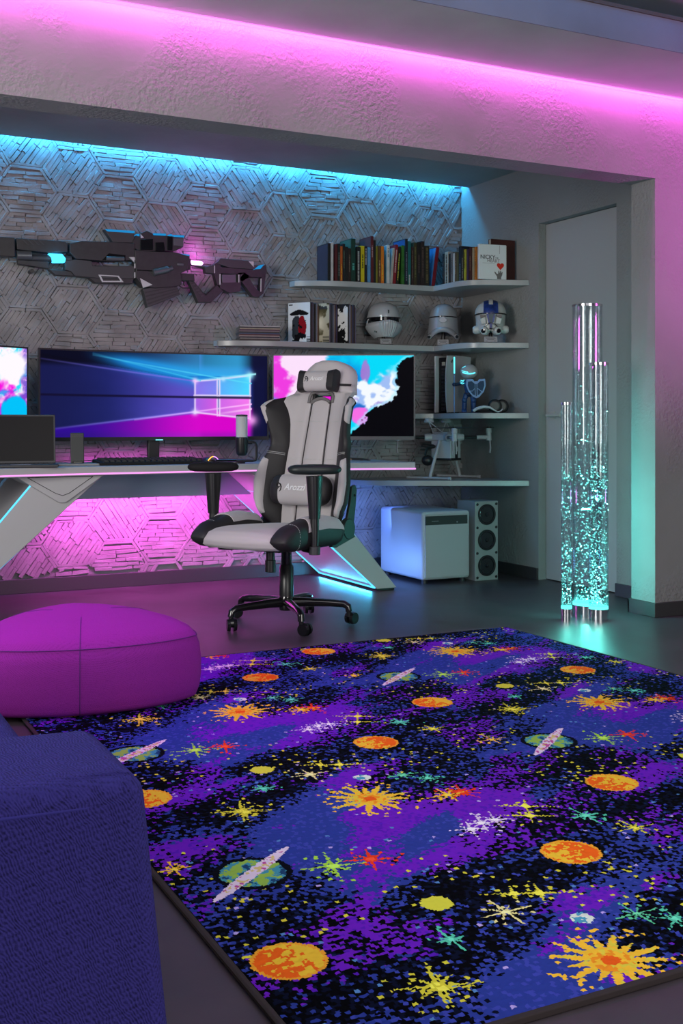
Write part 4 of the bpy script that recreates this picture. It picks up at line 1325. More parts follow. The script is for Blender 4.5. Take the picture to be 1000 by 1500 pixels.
def shield_outline(k, dx=.042, dz=.165):
    pts = [(-.062, .058), (-.020, .060), (-.012, .046), (.012, .046), (.020, .060), (.060, .062), (.066, .020), (.052, -.025), (.022, -.060), (.004, -.068), (-.020, -.056), (-.050, -.022), (-.066, .020)]
    return [(x * k + dx, z * k + dz) for x, z in pts]
sh_ = MB().prism(shield_outline(1.0), -.064, -.054, 'XZ').build('shield', RIMB, kn_, bevel=.002)
for pl in ([(-.056, .046), (-.030, .050), (-.008, .030), (-.008, .000), (-.026, -.018), (-.044, -.018), (-.058, .018)], [(.056, .052), (.030, .050), (.010, .030), (.010, .002), (.030, -.012), (.046, -.022), (.060, .018)],
           [(-.004, .030), (.005, .030), (.006, -.058), (.000, -.058), (-.004, -.003)], [(-.038, -.024), (-.024, -.024), (-.009, -.006), (-.006, -.052), (-.022, -.046)], [(.038, -.028), (.028, -.018), (.012, -.004), (.012, -.052), (.022, -.046)]):
    MB().prism([(x * .92 + .042, z * .92 + .165) for x, z in pl], -.0665, -.062, 'XZ').build('shield_panel', mat('shield_navy', (.012, .045, .10), .5, spec=.2), sh_, smooth=0)

# ------------------------------------------------------------------ headset lying on its side
hs = thing('headset', 'black and white headset lying on the console shelf beside the toy knight', 'headset', (4.20, 6.085, Z3), math.radians(-22))
for k, (x, y) in enumerate(((-.002, 0.0), (.052, .035))):
    c = MB(); c.lathe([(0, -.018), (.036, -.018), (.044, -.010), (.0445, .006), (.040, .016), (.020, .019), (0, .014)], 26, (x, y, .046), 'Y')
    e = c.build('ear_cup', BLACKM, hs)
    MB().lathe([(.020, -.023), (.036, -.024), (.043, -.019), (.040, -.010)], 24, (x, y, .046), 'Y').build('cushion', BLACK, e, smooth=180)
band = [(-.150, -.030, .014), (-.125, -.036, .030), (-.085, -.042, .040), (-.045, -.046, .036), (-.015, -.048, .018), (.006, -.046, .008), (.030, -.036, .014), (.042, -.030, .026)]
MB().tube(band, [.022, .024, .022, .018, .013, .009, .007, .005], 10, flat=.45).build('headband', mat('headset_white', (.52, .51, .53), .4), hs, smooth=60)
MB().tube([(-.150, -.010, .008), (-.10, -.022, .012), (-.05, -.028, .014), (0, -.02, .012)], .009, 8, flat=.5).build('band_padding', BLACK, hs, smooth=60)

# ------------------------------------------------------------------ drone
DW = mat('drone_white', (.42, .41, .43), .45)
dr = thing('drone', 'white four-armed drone standing on its skids on the lowest shelf', 'drone', (4.02, 6.425, Z4), math.radians(25.5))
bz_ = .262
bm_ = MB(); bm_.span((-.075, -.075, bz_ - .006), (.075, .075, bz_ + .040)); bm_.build('body', DW, dr, bevel=.008)
MB().span((-.05, -.06, bz_ + .038), (.05, .06, bz_ + .052)).build('top_cover', DW, dr, bevel=.008)
tk = MB().span((-.066, -.095, .135), (.060, .06, bz_ - .004)).build('tank', DW, dr, bevel=.006)
MB().span((-.070, -.099, .124), (.064, .064, .140)).build('tank_tray', BLACK, dr, bevel=.004)
MB().span((.060, -.050, .128), (.072, -.020, bz_ + .02)).build('strap', BLACK, dr, bevel=.002)
MB().span((-.012, -.0985, .130), (.020, -.094, bz_ + .004)).build('battery_strap', BLACK, dr, bevel=.001)
MB().span((0, -.1, .185), (.010, -.0975, .215)).build('tank_print', mat('white_ink', (.7, .7, .7), .5), dr, smooth=0)
ARM = .31
blade_dir = [25, 160, 100, 65]
for i, a in enumerate((45, 135, 225, 315)):
    a = math.radians(a)
    d = Vector((math.cos(a), math.sin(a), 0))
    p0 = Vector((0, 0, bz_ + .016))
    j = MB(); j.cyl(p0 + d * .085, p0 + d * .135, .026, .022, 14)
    arm = j.build('arm_joint', DW, dr, bevel=.003)
    MB().cyl(p0 + d * .13, p0 + d * (ARM - .06), .011, n=10).build('arm_tube', BLACK, arm)
    e = MB(); e.cyl(p0 + d * (ARM - .085), p0 + d * (ARM + .01), .014, n=12); e.cyl(p0 + d * ARM + Vector((0, 0, -.022)), p0 + d * ARM + Vector((0, 0, .030)), .019, .017, 14)
    mt = e.build('motor_mount', DW, dr, bevel=.002)
    MB().cyl(p0 + d * ARM + Vector((0, 0, .030)), p0 + d * ARM + Vector((0, 0, .062)), .020, n=16).build('motor', DW, mt, bevel=.002)
    for s in (-1, 1):
        n_ = Vector((-d.y, d.x, 0)) * s * .008
        MB().tube([p0 + d * (ARM + .006) + n_ + Vector((0, 0, -.02)), p0 + d * (ARM + .010) + n_ * 1.4 + Vector((0, 0, -.075)), p0 + d * (ARM + .006) + n_ * 1.4 + Vector((0, 0, -.105))], .0042, 8).build('guard_leg', DW, mt)
    pr = MB(); q = p0 + d * ARM + Vector((0, 0, .066))
    b = math.radians(blade_dir[i])
    for s in (0, PI):
        e1 = Vector((math.cos(b + s), math.sin(b + s), 0)); e2 = Vector((-e1.y, e1.x, 0))
        L = (.17, .09, .17, .05)[i]
        pr.slab(lambda u, v: tuple(q + e1 * (L * u) + e2 * (.016 * (2 * v - 1) * (1 - .45 * u) * (.5 + u if u < .5 else 1)) + Vector((0, 0, .004 * (2 * v - 1) * (1 - u)))), 8, 2,
                lambda u, v: tuple(q + e1 * (L * u) + e2 * (.016 * (2 * v - 1) * (1 - .45 * u) * (.5 + u if u < .5 else 1)) + Vector((0, 0, .004 * (2 * v - 1) * (1 - u) - .0022))))
    pr.cyl(q + Vector((0, 0, -.004)), q + Vector((0, 0, .006)), .014, n=14)
    pr.build('propeller', BLACK, mt, smooth=40)
for s in (-1, 1):
    sk = MB(); sk.cyl((s * .185, -.165, .011), (s * .185, .165, .011), .0085, n=12)
    so = sk.build('skid', DW, dr)
    for e in (-1, 1): MB().cyl((s * .185, e * .150, .011), (s * .185, e * .172, .011), .011, n=12).build('skid_cap', DW, so, bevel=.002)
    MB().tube([(s * .065, -.01, bz_ + .0), (s * .178, -.01, .035), (s * .184, -.01, .012)], [.0105, .0105, .0125], 12).build('skid_strut', DW, so)
    an = MB(); an.cyl((s * .05, .05, bz_ + .04), (s * .105, .05, bz_ + .118), .0032, n=8); an.cyl((s * .04, -.03, bz_ + .04), (s * .105, .045, bz_ + .118), .0032, n=8); an.lathe([(0, bz_ + .118), (.030, bz_ + .116), (.034, bz_ + .124), (.026, bz_ + .142), (0, bz_ + .146)], 18, (s * .107, .05, 0))
    an.build('antenna', DW, dr)
MB().sph((-.125, .05, .125), (.040, .040, .036), 16, 10).build('camera_ball', BLACK, dr, smooth=180)
gim = MB(); gim.tube([(-.07, .03, .215), (-.13, .05, .20), (-.15, .05, .165), (-.125, .05, .125)], .008, 8)
gim.tube([(-.08, .03, .225), (-.17, .06, .235), (-.20, .05, .222), (-.16, .03, .215), (-.08, .02, .22)], .006, 8)
gim.build('gimbal', BLACK, dr)

# ------------------------------------------------------------------ subwoofer and tower speaker
SUBW = mat('subwoofer_white', (.42, .42, .44), .4)
sb = thing('subwoofer', 'white box subwoofer with a dark band on its front beside the tower speaker', 'subwoofer', (3.775, 6.275, 0), 0)
MB().span((-.178, -.275, .022), (.178, .275, .452)).build('cabinet', SUBW, sb, bevel=.022, seg=4)
MB().prism([(-.160, .038), (.160, .038), (.160, .436), (-.160, .436)], -.281, -.27, 'XZ').build('front_panel', mat('sub_front', (.36, .36, .38), .35), sb, bevel=.003)
bn = MB().span((-.160, -.2835, .368), (.150, -.279, .424)).build('control_band', mat('dark_band', (.03, .035, .035), .3), sb, bevel=.001)
MB().span((-.115, -.2842, .390), (-.065, -.283, .3935)).build('band_mark', mat('band_ink', (.25, .25, .26), .5), bn, smooth=0)
MB().cyl((.070, -.283, .382), (.070, -.287, .382), .006, n=12).build('knob', CHROME, bn)
for x in (-.14, .14):
    for y in (-.235, .235): MB().cyl((x, y, 0), (x, y, .024), .020, n=14).build('foot', BLACK, sb)
sp = thing('tower_speaker', 'narrow white tower speaker with three black cones in the corner', 'speaker', (4.062, 6.085, 0), 0)
MB().span((-.088, -.105, 0), (.088, .105, .506)).build('cabinet', mat('speaker_white', (.27, .28, .28), .45), sp, bevel=.003)
for z in (.095, .258, .421):
    c = MB(); c.lathe([(.060, .0), (.067, -.002), (.067, -.006), (.060, -.0065), (.058, -.004)], 32, (0, -.105, z), 'Y')
    dvr = c.build('driver', BLACK, sp)
    MB().lathe([(0, -.010), (.012, -.007), (.018, .004), (.044, -.003), (.052, -.005), (.059, -.002), (.060, .0)], 32, (0, -.105, z), 'Y').build('cone', GLOSSK, dvr)
for z in (.02, .175, .338, .487):
    for x in (-.070, .074):
        sc = MB(); sc.lathe([(.004, -.002), (.0085, -.003), (.009, 0)], 12, (x, -.105, z), 'Y')
        sc.lathe([(0, -.0015), (.004, -.0015), (.004, 0)], 10, (x, -.105, z), 'Y')
        sc.build('screw', BLACK, sp)

# ------------------------------------------------------------------ bubble columns
def column_glass():
    m = bpy.data.materials.new('clear_acrylic')
    m.use_nodes = True
    nt = m.node_tree
    nt.nodes.remove(nt.nodes['Principled BSDF'])
    tr = nt.nodes.new('ShaderNodeBsdfTransparent'); tr.inputs[0].default_value = (.90, .94, .95, 1)
    gl = nt.nodes.new('ShaderNodeBsdfGlossy'); gl.inputs['Roughness'].default_value = .04
    fr = nt.nodes.new('ShaderNodeFresnel'); fr.inputs[0].default_value = 1.5
    mx = nt.nodes.new('ShaderNodeMixShader')
    mn = nt.nodes.new('ShaderNodeMath'); mn.operation = 'MINIMUM'; mn.inputs[1].default_value = .30
    nt.links.new(fr.outputs[0], mn.inputs[0]); nt.links.new(mn.outputs[0], mx.inputs[0]); nt.links.new(tr.outputs[0], mx.inputs[1]); nt.links.new(gl.outputs[0], mx.inputs[2])
    nt.links.new(mx.outputs[0], nt.nodes['Material Output'].inputs[0])
    return m


ACRYL = column_glass()
BUB = mat('air_bubble', (.80, .92, .95), .08, alpha=.75, spec=1.0)
RING = glow('teal_ring', (.10, .95, .85), 2.2)


def bubble_column(label, x, y, rad, h, nb, seed, spread):
    t = thing('bubble_column', label, 'light column', (x, y, 0), 0, 'clear bubble columns lit from below')
    MB().lathe([(0, 0), (rad, 0), (rad, .058), (rad * .6, .060), (0, .060)], 32).build('base', CHROME, t, smooth=40)
    tag(MB().lathe([(0, .060), (rad * .98, .060), (rad * .98, .072), (0, .072)], 32).build('light_ring', RING, t, smooth=40), 'glowing teal ring')
    g = MB()
    g.lathe([(rad * .97, .0725), (rad * .97, h)], 40)
    g.v, g.f = [], []
    for rr in (rad, rad * .93): g.grid(lambda u, v: (rr * math.cos(2 * PI * u), rr * math.sin(2 * PI * u), .0725 + (h - .0725) * v), 40, 1, True)
    g.build('tube', ACRYL, t, smooth=180)
    MB().lathe([(rad * .80, h), (rad * 1.02, h), (rad * 1.02, h + .012), (rad * .80, h + .012), (rad * .80, h)], 36).build('rim', CHROME, t, smooth=30)
    r = random.Random(seed)
    b = MB()
    for i in range(nb):
        z = .08 + (h - .12) * r.random() ** 1.45
        a = r.uniform(0, 2 * PI)
        q = rad * .86 * (r.random() ** (.5 if r.random() < .5 else .25))
        k = (.0011 + .0024 * r.random() ** 2.5) * spread
        b.sph((q * math.cos(a), q * math.sin(a), z), (k * 1.15, k * 1.15, k * .8), 7, 4)
    o = b.build('bubbles', BUB, t, smooth=180)
    o['kind'] = 'stuff'
    k = 5 + int(h * 3)
    for q in range(k):
        a, e = r.uniform(0, 2 * PI), rad * .55 * math.sqrt(r.random())
        point('column_light', (x + e * math.cos(a), y + e * math.sin(a), .085 + (h - .1) * .66 * ((q + r.random()) / k) ** 1.2), .003, COLP * rad / .05 / k, TEAL)


COLP = 6.0
bubble_column('tallest clear bubble column of the three by the door', 3.785, 4.645, .077, 1.610, 800, 1, 1.25)
bubble_column('middle height bubble column standing before the tallest one', 3.752, 4.515, .050, 1.300, 1100, 2, 1.0)
bubble_column('shortest and thinnest bubble column on the chair side', 3.607, 4.590, .0285, 1.098, 620, 3, .85)
# ------------------------------------------------------------------ gaming chair
FAB = mat('grey_fabric', (.50, .465, .48), .85, bump=(420, .25, .002), sheen=.2)
LEA = mat('black_leather', (.016, .014, .016), .55, bump=(160, .12, .002))
STITCH = mat('white_thread', (.5, .5, .5), .8)
BASEM = mat('lacquered_black_metal', (.010, .009, .011), .16, .3, coat=.6)
HINGE = mat('dark_green_black_plastic', (.012, .020, .019), .45)
ch = thing('gaming_chair', 'grey and black gaming chair with two pillows on a five-star castor base', 'chair', (2.28, 5.12, 0), math.radians(120.5))

# base
MB().lathe([(0, .072), (.034, .072), (.038, .085), (.040, .125), (.036, .142), (0, .142)], 24).build('hub', BASEM, ch)
cas_mesh = None
for k in range(5):
    a = math.radians(187 + 72 * k - 120.5)
    d = Vector((math.cos(a), math.sin(a), 0))
    n = Vector((-d.y, d.x, 0))
    lg = MB()
    lg.tube([d * .02 + Vector((0, 0, .112)), d * .10 + Vector((0, 0, .112)), d * .22 + Vector((0, 0, .108)), d * .285 + Vector((0, 0, .103)), d * .308 + Vector((0, 0, .090)), d * .312 + Vector((0, 0, .066))],
            [.026, .023, .019, .018, .018, .017], 12)
    leg = lg.build('base_leg', BASEM, ch)
    c = MB()
    c.cyl(d * .312 + Vector((0, 0, .040)), d * .312 + Vector((0, 0, .068)), .012, n=12)
    c.box((0, 0, 0), (.001, .001, .001))
    c.v, c.f = c.v[:-8], c.f[:-6]
    w_ = math.radians((70, 40, 55, 35, 60)[k]); d2 = d * math.cos(w_) + n * math.sin(w_); n2 = Vector((-d2.y, d2.x, 0))
    q = d * .312 + d2 * .022
    for s in (-1, 1):
        c.cyl(q + n2 * s * .008 + Vector((0, 0, .031)), q + n2 * s * .024 + Vector((0, 0, .031)), .031, .028, 20)
    c.cyl(q - n2 * .008 + Vector((0, 0, .040)), q + n2 * .008 + Vector((0, 0, .040)), .022, n=14)
    c.build('castor', GLOSSK, leg)
col_ = MB(); col_.cyl((0, 0, .14), (0, 0, .285), .036, n=24); col_.cyl((0, 0, .285), (0, 0, .300), .036, .029, 24)
col_.build('column_sleeve', BLACK, ch, bevel=.002)
MB().cyl((0, 0, .29), (0, 0, .36), .027, n=20).cyl((0, 0, .35), (0, 0, .395), .016, n=16).build('gas_lift', GLOSSK, ch)
mech = MB(); mech.prism([(-.10, .375), (.16, .375), (.19, .41), (-.16, .41)], -.075, .075, 'YZ'); mech.span((-.17, -.14, .395), (.17, .2, .412))
mech.build('tilt_mechanism', BLACKM, ch, bevel=.004)
kb_ = MB(); kb_.cyl((0, .135, .375), (0, .135, .335), .022, n=18); kb_.cyl((0, .135, .335), (0, .135, .275), .026, n=18)
kb_.build('tension_knob', BLACK, ch, bevel=.003)
MB().tube([(.10, .10, .385), (.17, .12, .378), (.25, .16, .376), (.27, .20, .380), (.24, .22, .384), (.15, .19, .386)], .0055, 8).build('tilt_lever', BLACK, ch)

# seat
prof = [(-.16, .415), (-.16, .492), (-.04, .500), (.12, .508), (.26, .512), (.34, .508), (.392, .494), (.416, .470), (.420, .445), (.410, .421), (.388, .409), (.28, .406), (.06, .408)]
def seat_s(u, v):
    x = -.215 + .43 * v
    k = len(prof)
    t = u * k
    i, f_ = int(t) % k, t - int(t)
    a, b = prof[i], prof[(i + 1) % k]
    y, z = a[0] + (b[0] - a[0]) * f_, a[1] + (b[1] - a[1]) * f_
    dz = .016 * (abs(2 * v - 1) ** 3)
    return (x, y - .022 * abs(2 * v - 1) ** 3, z - (dz if z > .46 else -dz * .2))
sm = MB().grid(seat_s, 39, 16, True)
for j in (0, 16):
    sm.f.append(tuple(j * 39 + i for i in range(39)))
sm.build('seat_cushion', FAB, ch, smooth=60)
sp_ = lambda c, e: math.copysign(abs(c) ** e, c)
def bolster(s):
    def fn(u, v, g=0.0):
        y = -.075 + .495 * v
        end = min(1, (1 - v) / .16) ** .45 if v > .84 else (min(1, v / .06) ** .5 if v < .06 else 1)
        top = np.interp(v, [0, .3, .55, .8, 1], [.535, .560, .556, .528, .505])
        hw = .058 * (.80 + .20 * end) * np.interp(v, [0, .8, 1], [1, 1, .86])
        zc, hh = (top + .405) / 2, (top - .405) / 2 * max(.12, end)
        a = 2 * PI * u
        return (s * (.246 - .010 * v + (hw + g) * sp_(math.cos(a), .75)), y - .012 * (1 - end), zc + (hh + g) * sp_(math.sin(a), .75))
    b = MB().grid(lambda u, v: fn(u, v), 26, 22, True)
    for j in (0, 22): b.f.append(tuple(j * 26 + i for i in range(26)))
    o = b.build('seat_bolster', LEA, ch, smooth=70)
    MB().slab(lambda u, v: fn((.02 + .42 * u), .03 + .60 * v - .10 * u * v, .0035), 12, 14, lambda u, v: fn((.02 + .42 * u), .03 + .60 * v - .10 * u * v, -.004)).build('bolster_cap', FAB, o, smooth=60)
    st = MB()
    for i in range(26):
        t = .30 + .45 * i / 26
        p, q = fn(.06 + .0, .66 + .0, .001), None
    for i in range(22):
        u0 = .30 - .52 * i / 22
        p, q = fn(u0 % 1, .77, .0008), fn((u0 - .012) % 1, .77, .0008)
        st.tube([p, q], .0011, 4)
    st.build('stitching', STITCH, o, smooth=0)['kind'] = 'stuff'
for s in (-1, 1): bolster(s)

# backrest: spine coordinate v from seat to crown, x across, off = in front of the spine plane
def IP(v, a, b): return float(np.interp(v, a, b))
def Wv(v): return IP(v, [0, .06, .14, .25, .36, .44, .52, .60, .66, .69, .71, .73, .745, .765, .795, .83, .86, .90, .93, .96, .985, 1.0], [.205, .245, .276, .286, .266, .244, .238, .252, .270, .275, .272, .256, .232, .199, .184, .171, .162, .156, .150, .134, .104, .066])
def Cv(v): return min(Wv(v), IP(v, [0, .3, .5, .62, .68, .74, .8], [.150, .158, .152, .160, .174, .200, .200]))
def Av(v): return IP(v, [0, .08, .25, .38, .48, .58, .68, .74, .79, 1], [.04, .085, .095, .080, .055, .100, .145, .09, .01, .0])
def bp(x, v, off=0.0):
    w = Wv(v)
    t = min(1, max(0, (abs(x) - .125) / max(.02, w - .125)))
    d = Av(v) * t * t * (3 - 2 * t) + off
    k = min(1, max(0, (v - .72) / .2)); d -= .035 * k * k * (3 - 2 * k) * (abs(x) / max(w, .01)) ** 3
    y, z = -.17 - .195 * v, .47 + .865 * v
    y += .030 * math.sin(PI * min(1, v / .75)) * 0.5
    return (x, y + .975 * d, z + .220 * d)
def piece(x0, x1, v0, v1, off=0.0, puff=.012, nu=10, nv=24, thick=.03, deep=None):
    """x0, x1: functions of v; a stuffed panel of the backrest"""
    def X(u, v): return x0(v) + (x1(v) - x0(v)) * u
    def front(u, s):
        v = v0 + (v1 - v0) * s
        e = (1 - (2 * u - 1) ** 4) * (1 - (2 * s - 1) ** 10)
        return bp(X(u, v), v, off + puff * e)
    def back(u, s):
        v = v0 + (v1 - v0) * s
        return bp(X(u, v), v, off - (thick if deep is None else deep))
    return MB().slab(front, nu, nv, back)
shell = MB()
for a, b, v0, v1 in ((lambda v: -Wv(v), lambda v: -.058, 0, 1), (lambda v: .058, lambda v: Wv(v), 0, 1), (lambda v: -.058, lambda v: .058, 0, .752), (lambda v: -.058, lambda v: .058, .803, 1)):
    X = lambda u, v, a=a, b=b: a(v) + (b(v) - a(v)) * u
    if v0 > .5 or v1 > .9: n_ = 30
    else: n_ = 20
    shell.slab(lambda u, s: bp(X(u, v0 + (v1 - v0) * s), v0 + (v1 - v0) * s, -.024), 10, n_,
               lambda u, s: (lambda p: (p[0] * .93, p[1], p[2]))(bp(X(u, v0 + (v1 - v0) * s) * .985, v0 + (v1 - v0) * s, (-.085 if Wv(v0 + (v1 - v0) * s) > .13 else -.07) * (1 - .6 * (abs(X(u, v0 + (v1 - v0) * s)) / Wv(v0 + (v1 - v0) * s)) ** 3))))
shell.build('back_shell', LEA, ch, smooth=60)
cx_ = lambda v: IP(v, [0, .75], [.066, .052])
piece(lambda v: -cx_(v), lambda v: cx_(v), .01, .757, 0, .010).build('centre_panel', FAB, ch, smooth=60)
for s in (-1, 1):
    piece(lambda v: s * (cx_(v) + .012), lambda v: s * Cv(v), .01, .80, 0, .010).build('side_panel', FAB, ch, smooth=60)
    piece(lambda v: s * (cx_(v) - .002), lambda v: s * (cx_(v) + .014), .01, .80, -.008, .003, 3, 24).build('seam_strip', LEA, ch, smooth=60)
    w_ = piece(lambda v: s * Cv(v), lambda v: s * Wv(v), .01, .765, 0, .016, 10, 28, .034)
    wing = w_.build('wing', LEA, ch, smooth=60)
    piece(lambda v: s * (Cv(v) + (Wv(v) - Cv(v)) * .66), lambda v: s * (Wv(v) + .003), .590, .742, .002, .012, 8, 24, .018).build('upper_cap', FAB, wing, smooth=60)
    piece(lambda v: s * (Cv(v) + (Wv(v) - Cv(v)) * IP(v, [.05, .25, .40], [.62, .50, .60])), lambda v: s * (Wv(v) - .002), .055, .395, .006, .022, 8, 18, .020).build('lower_cap', FAB, wing, smooth=60)
piece(lambda v: -Wv(v), lambda v: Wv(v), .798, 1.0, 0, .018, 16, 14, .05).build('head_panel', FAB, ch, smooth=70)
# rim of the cut-out
RIMG = mat('rim_grey', (.16, .15, .15), .6)
MB().tube([bp(x, v, .006) for x, v in ((-.074, .738), (-.073, .775), (-.062, .797), (-.035, .806), (0, .809), (.035, .806), (.062, .797), (.073, .775), (.074, .738))], .0085, 8).build('cutout_rim', RIMG, ch)
MB().tube([bp(x, v, .004) for x, v in ((-.058, .740), (-.04, .755), (-.02, .763), (0, .766), (.02, .763), (.04, .755), (.058, .740))], .009, 8).build('cutout_sill', RIMG, ch)
st = MB()
for v in (.145, .40, .625):
    for a, b in ((-cx_(v), cx_(v)), (cx_(v) + .014, Cv(v) - .004), (-Cv(v) + .004, -cx_(v) - .014)):
        st.tube([bp(a + (b - a) * i / 8, v, .0105 * (1 - abs(2 * i / 8 - 1) ** 4) + .0006) for i in range(9)], .0012, 5)
for s in (-1, 1):
    for dv in (0, .009):
        st.tube([bp(s * (Cv(.42) + (Wv(.42) - Cv(.42)) * (.08 + .84 * i / 8)), .42 + dv, .0165 * (1 - abs(2 * (.08 + .84 * i / 8) - 1) ** 4) + .0006) for i in range(9)], .0012, 5)
st.build('stitching', STITCH, ch, smooth=0)['kind'] = 'stuff'

# pillows
def pillow(name, vc, off, hl, gl, ry, rz, flare):
    c = Vector(bp(0, vc, off))
    up, fw = Vector((0, -.220, .975)), Vector((0, .975, .220))
    def tubep(x0, x1, f0, f1, e=.8, g=0):
        def fn(u, v):
            a = 2 * PI * u
            x = x0 + (x1 - x0) * v
            k = f0 + (f1 - f0) * v
            return tuple(c + Vector((x, 0, 0)) + fw * (ry + g) * sp_(math.cos(a), e) * (k if k < 1 else 1) + up * (rz + g) * sp_(math.sin(a), e) * k)
        return fn
    m = MB().grid(tubep(-gl, gl, 1, 1), 28, 8, True)
    p = m.build(name, FAB, ch, smooth=70)
    for s in (-1, 1):
        e = MB()
        if flare:
            e.grid(tubep(s * gl * .98, s * hl, .98, 1.10, .55), 28, 6, True)
            e.f.append(tuple(6 * 28 + i for i in range(28)))
        else:
            def fn(u, v):
                a = 2 * PI * u
                k = math.sqrt(max(0.0, 1 - (v * .96) ** 3))
                return tuple(c + Vector((s * (gl * .98 + (hl - gl) * v), 0, 0)) + fw * ry * sp_(math.cos(a), .8) * k + up * rz * sp_(math.sin(a), .8) * k)
            e.grid(fn, 28, 8, True)
            e.f.append(tuple(8 * 28 + i for i in range(28)))
        e.build('pillow_end', LEA, p, smooth=60)
    return p, c, up, fw, ry
INKK = mat('logo_black', (.012, .011, .012), .7)
INKW = mat('logo_silver', (.85, .84, .86), .4)
def logo(p, c, up, fw, ry, size, x0):
    # local +x lies on the left seen from the front, so the lettering runs towards -x
    o = c + fw * (ry + .0012) + up * .004
    lettering('logo_lettering', 'Arozzi', size, INKW, p, frame(o + Vector((x0 - size * 1.75, 0, 0)), (-1, 0, 0), up), .0006, 'CENTER', .25)
    ic = MB()
    b = o + Vector((x0 + size * .25, 0, 0))
    def q(x, y): return b + Vector((-x * size, 0, 0)) + up * y * size
    ic.tube([q(-.45, .30), q(-.15, .42), q(.10, .30), q(.25, .0), q(.20, -.35), q(.05, -.5)], [size * .05, size * .075, size * .08, size * .07, size * .06, size * .02], 6)
    ic.tube([q(-.42, .28), q(-.30, .05), q(-.10, .0), q(.1, .06)], [size * .04, size * .07, size * .06, size * .03], 6)
    ic.tube([q(-.40, -.45), q(-.25, -.20), q(-.05, -.08)], [size * .03, size * .06, size * .04], 6)
    ic.build('logo_emblem', INKK, p)
hp_ = pillow('head_pillow', .858, .050, .110, .072, .036, .053, True)
logo(*hp_, .030, .044)
sb_ = MB()
for s in (-1, 1): sb_.slab(lambda u, v: bp(s * (.09 + (Wv(.845) * 1.01 - .09) * u), .838 + .014 * v, .020 * (1 - u * u * .2)), 8, 1, lambda u, v: bp(s * (.09 + (Wv(.845) * 1.01 - .09) * u), .838 + .014 * v, .012))
sb_.build('pillow_strap', LEA, ch, smooth=50)
lp_ = pillow('lumbar_pillow', .205, .075, .180, .105, .055, .078, False)
logo(*lp_, .047, .084)

# arm rests
for s in (-1, 1):
    x, y = s * .305, .20
    post = MB()
    post.lathe([(.019, .40), (.021, .52), (.021, .565)], 16, (x, y, 0))
    post.grid(lambda u, v: (x + (.024 + .010 * v) * sp_(math.cos(2 * PI * u), .7), y + (.024 + .018 * v) * sp_(math.sin(2 * PI * u), .7), .555 + .200 * v), 20, 4, True)
    po = post.build('armrest_post', BLACK, ch, smooth=60)
    MB().cyl((x, y, .385), (x, y, .425), .027, n=20).build('post_collar', DARKG, po, bevel=.003)
    MB().tube([(x, y, .398), (x * .7, y - .06, .396), (s * .12, .06, .400)], [.016, .018, .018], 10, flat=.6).build('armrest_bracket', BLACKM, po)
    MB(Matrix.Translation((x, y, 0)) @ Matrix.Rotation(math.radians(-46), 4, 'Z')).grid(
        lambda u, v: (.060 * sp_(math.cos(2 * PI * u), .75) * math.sin(PI * (.02 + .96 * v)) ** .35, .128 * sp_(math.sin(2 * PI * u), .75) * math.sin(PI * (.02 + .96 * v)) ** .35 + .0, .786 - .024 * math.cos(PI * v)), 32, 8, True).build('armrest_pad', BLACKM if s > 0 else HINGE, po, smooth=60)
    # recline hinge
    hx = s * .248
    h_ = MB(); h_.cyl((hx - s * .01, -.175, .475), (hx + s * .016, -.175, .475), .056, .052, 28)
    ho = h_.build('recline_hinge', HINGE, ch, bevel=.004)
    a_ = MB(); a_.prism([(-.19, .44), (-.225, .50), (-.245, .60), (-.252, .670), (-.236, .694), (-.206, .684), (-.195, .62), (-.165, .53), (-.145, .48)], hx - s * .006, hx + s * .010, 'YZ')
    a_.prism([(-.235, .430), (-.06, .392), (-.02, .398), (-.03, .425), (-.10, .435), (-.13, .470), (-.17, .505)], hx - s * .008, hx + s * .012, 'YZ')
    a_.build('hinge_bracket', HINGE, ho, bevel=.003)
    MB().cyl((hx + s * .008, -.228, .640), (hx + s * .013, -.228, .640), .007, n=10).build('bolt', GLOSSK, ho)
# ------------------------------------------------------------------ toy rifle hung on the brick wall
GM = mat('rifle_black', (.022, .021, .024), .45, var=(30, .2))
GM2 = mat('rifle_charcoal', (.040, .040, .044), .5)
GSTEEL = mat('rifle_grey_steel', (.12, .13, .14), .35, .5)
GWHITE = mat('rifle_white', (.50, .50, .52), .5)
GBLUE = glow('rifle_blue_edge', (.02, .32, .75), .8)
GCY = glow('rifle_cyan_light', (.06, .62, 1.0), 2.4)
GPK = glow('rifle_pink_light', (1.0, .45, .95), 3.0)
GY = 6.655
g0 = at(200, 390, Y=GY)
rf = thing('toy_rifle', 'long black toy rifle with cyan and pink lights hung on the brick wall', 'rifle', (g0.x, GY, g0.z))


def G(pts, src):
    """sketch coordinates of the two measured close-ups to local metres in the wall plane"""
    out = []
    for x, y in pts:
        px, py = (x / 5, 330 + y / 5) if src == 1 else (180 + x / 4.545, 330 + y / 4.545)
        p = at(px, py, Y=GY)
        out.append((p.x - g0.x, p.z - g0.z))
    return out


def gp(name, pts, src, y0, y1, m, parent=None, bevel=.004):
    return MB().prism(G(pts, src), y0, y1, 'XZ').build(name, m, parent or rf, bevel=bevel)


def gtube(name, a, b, src, r, y, m, parent=None, r1=None):
    (ax, az), (bx, bz) = G([a, b], src)
    return MB().cyl((ax, y, az), (bx, y, bz), r, r1, 18).build(name, m, parent or rf, bevel=.002)


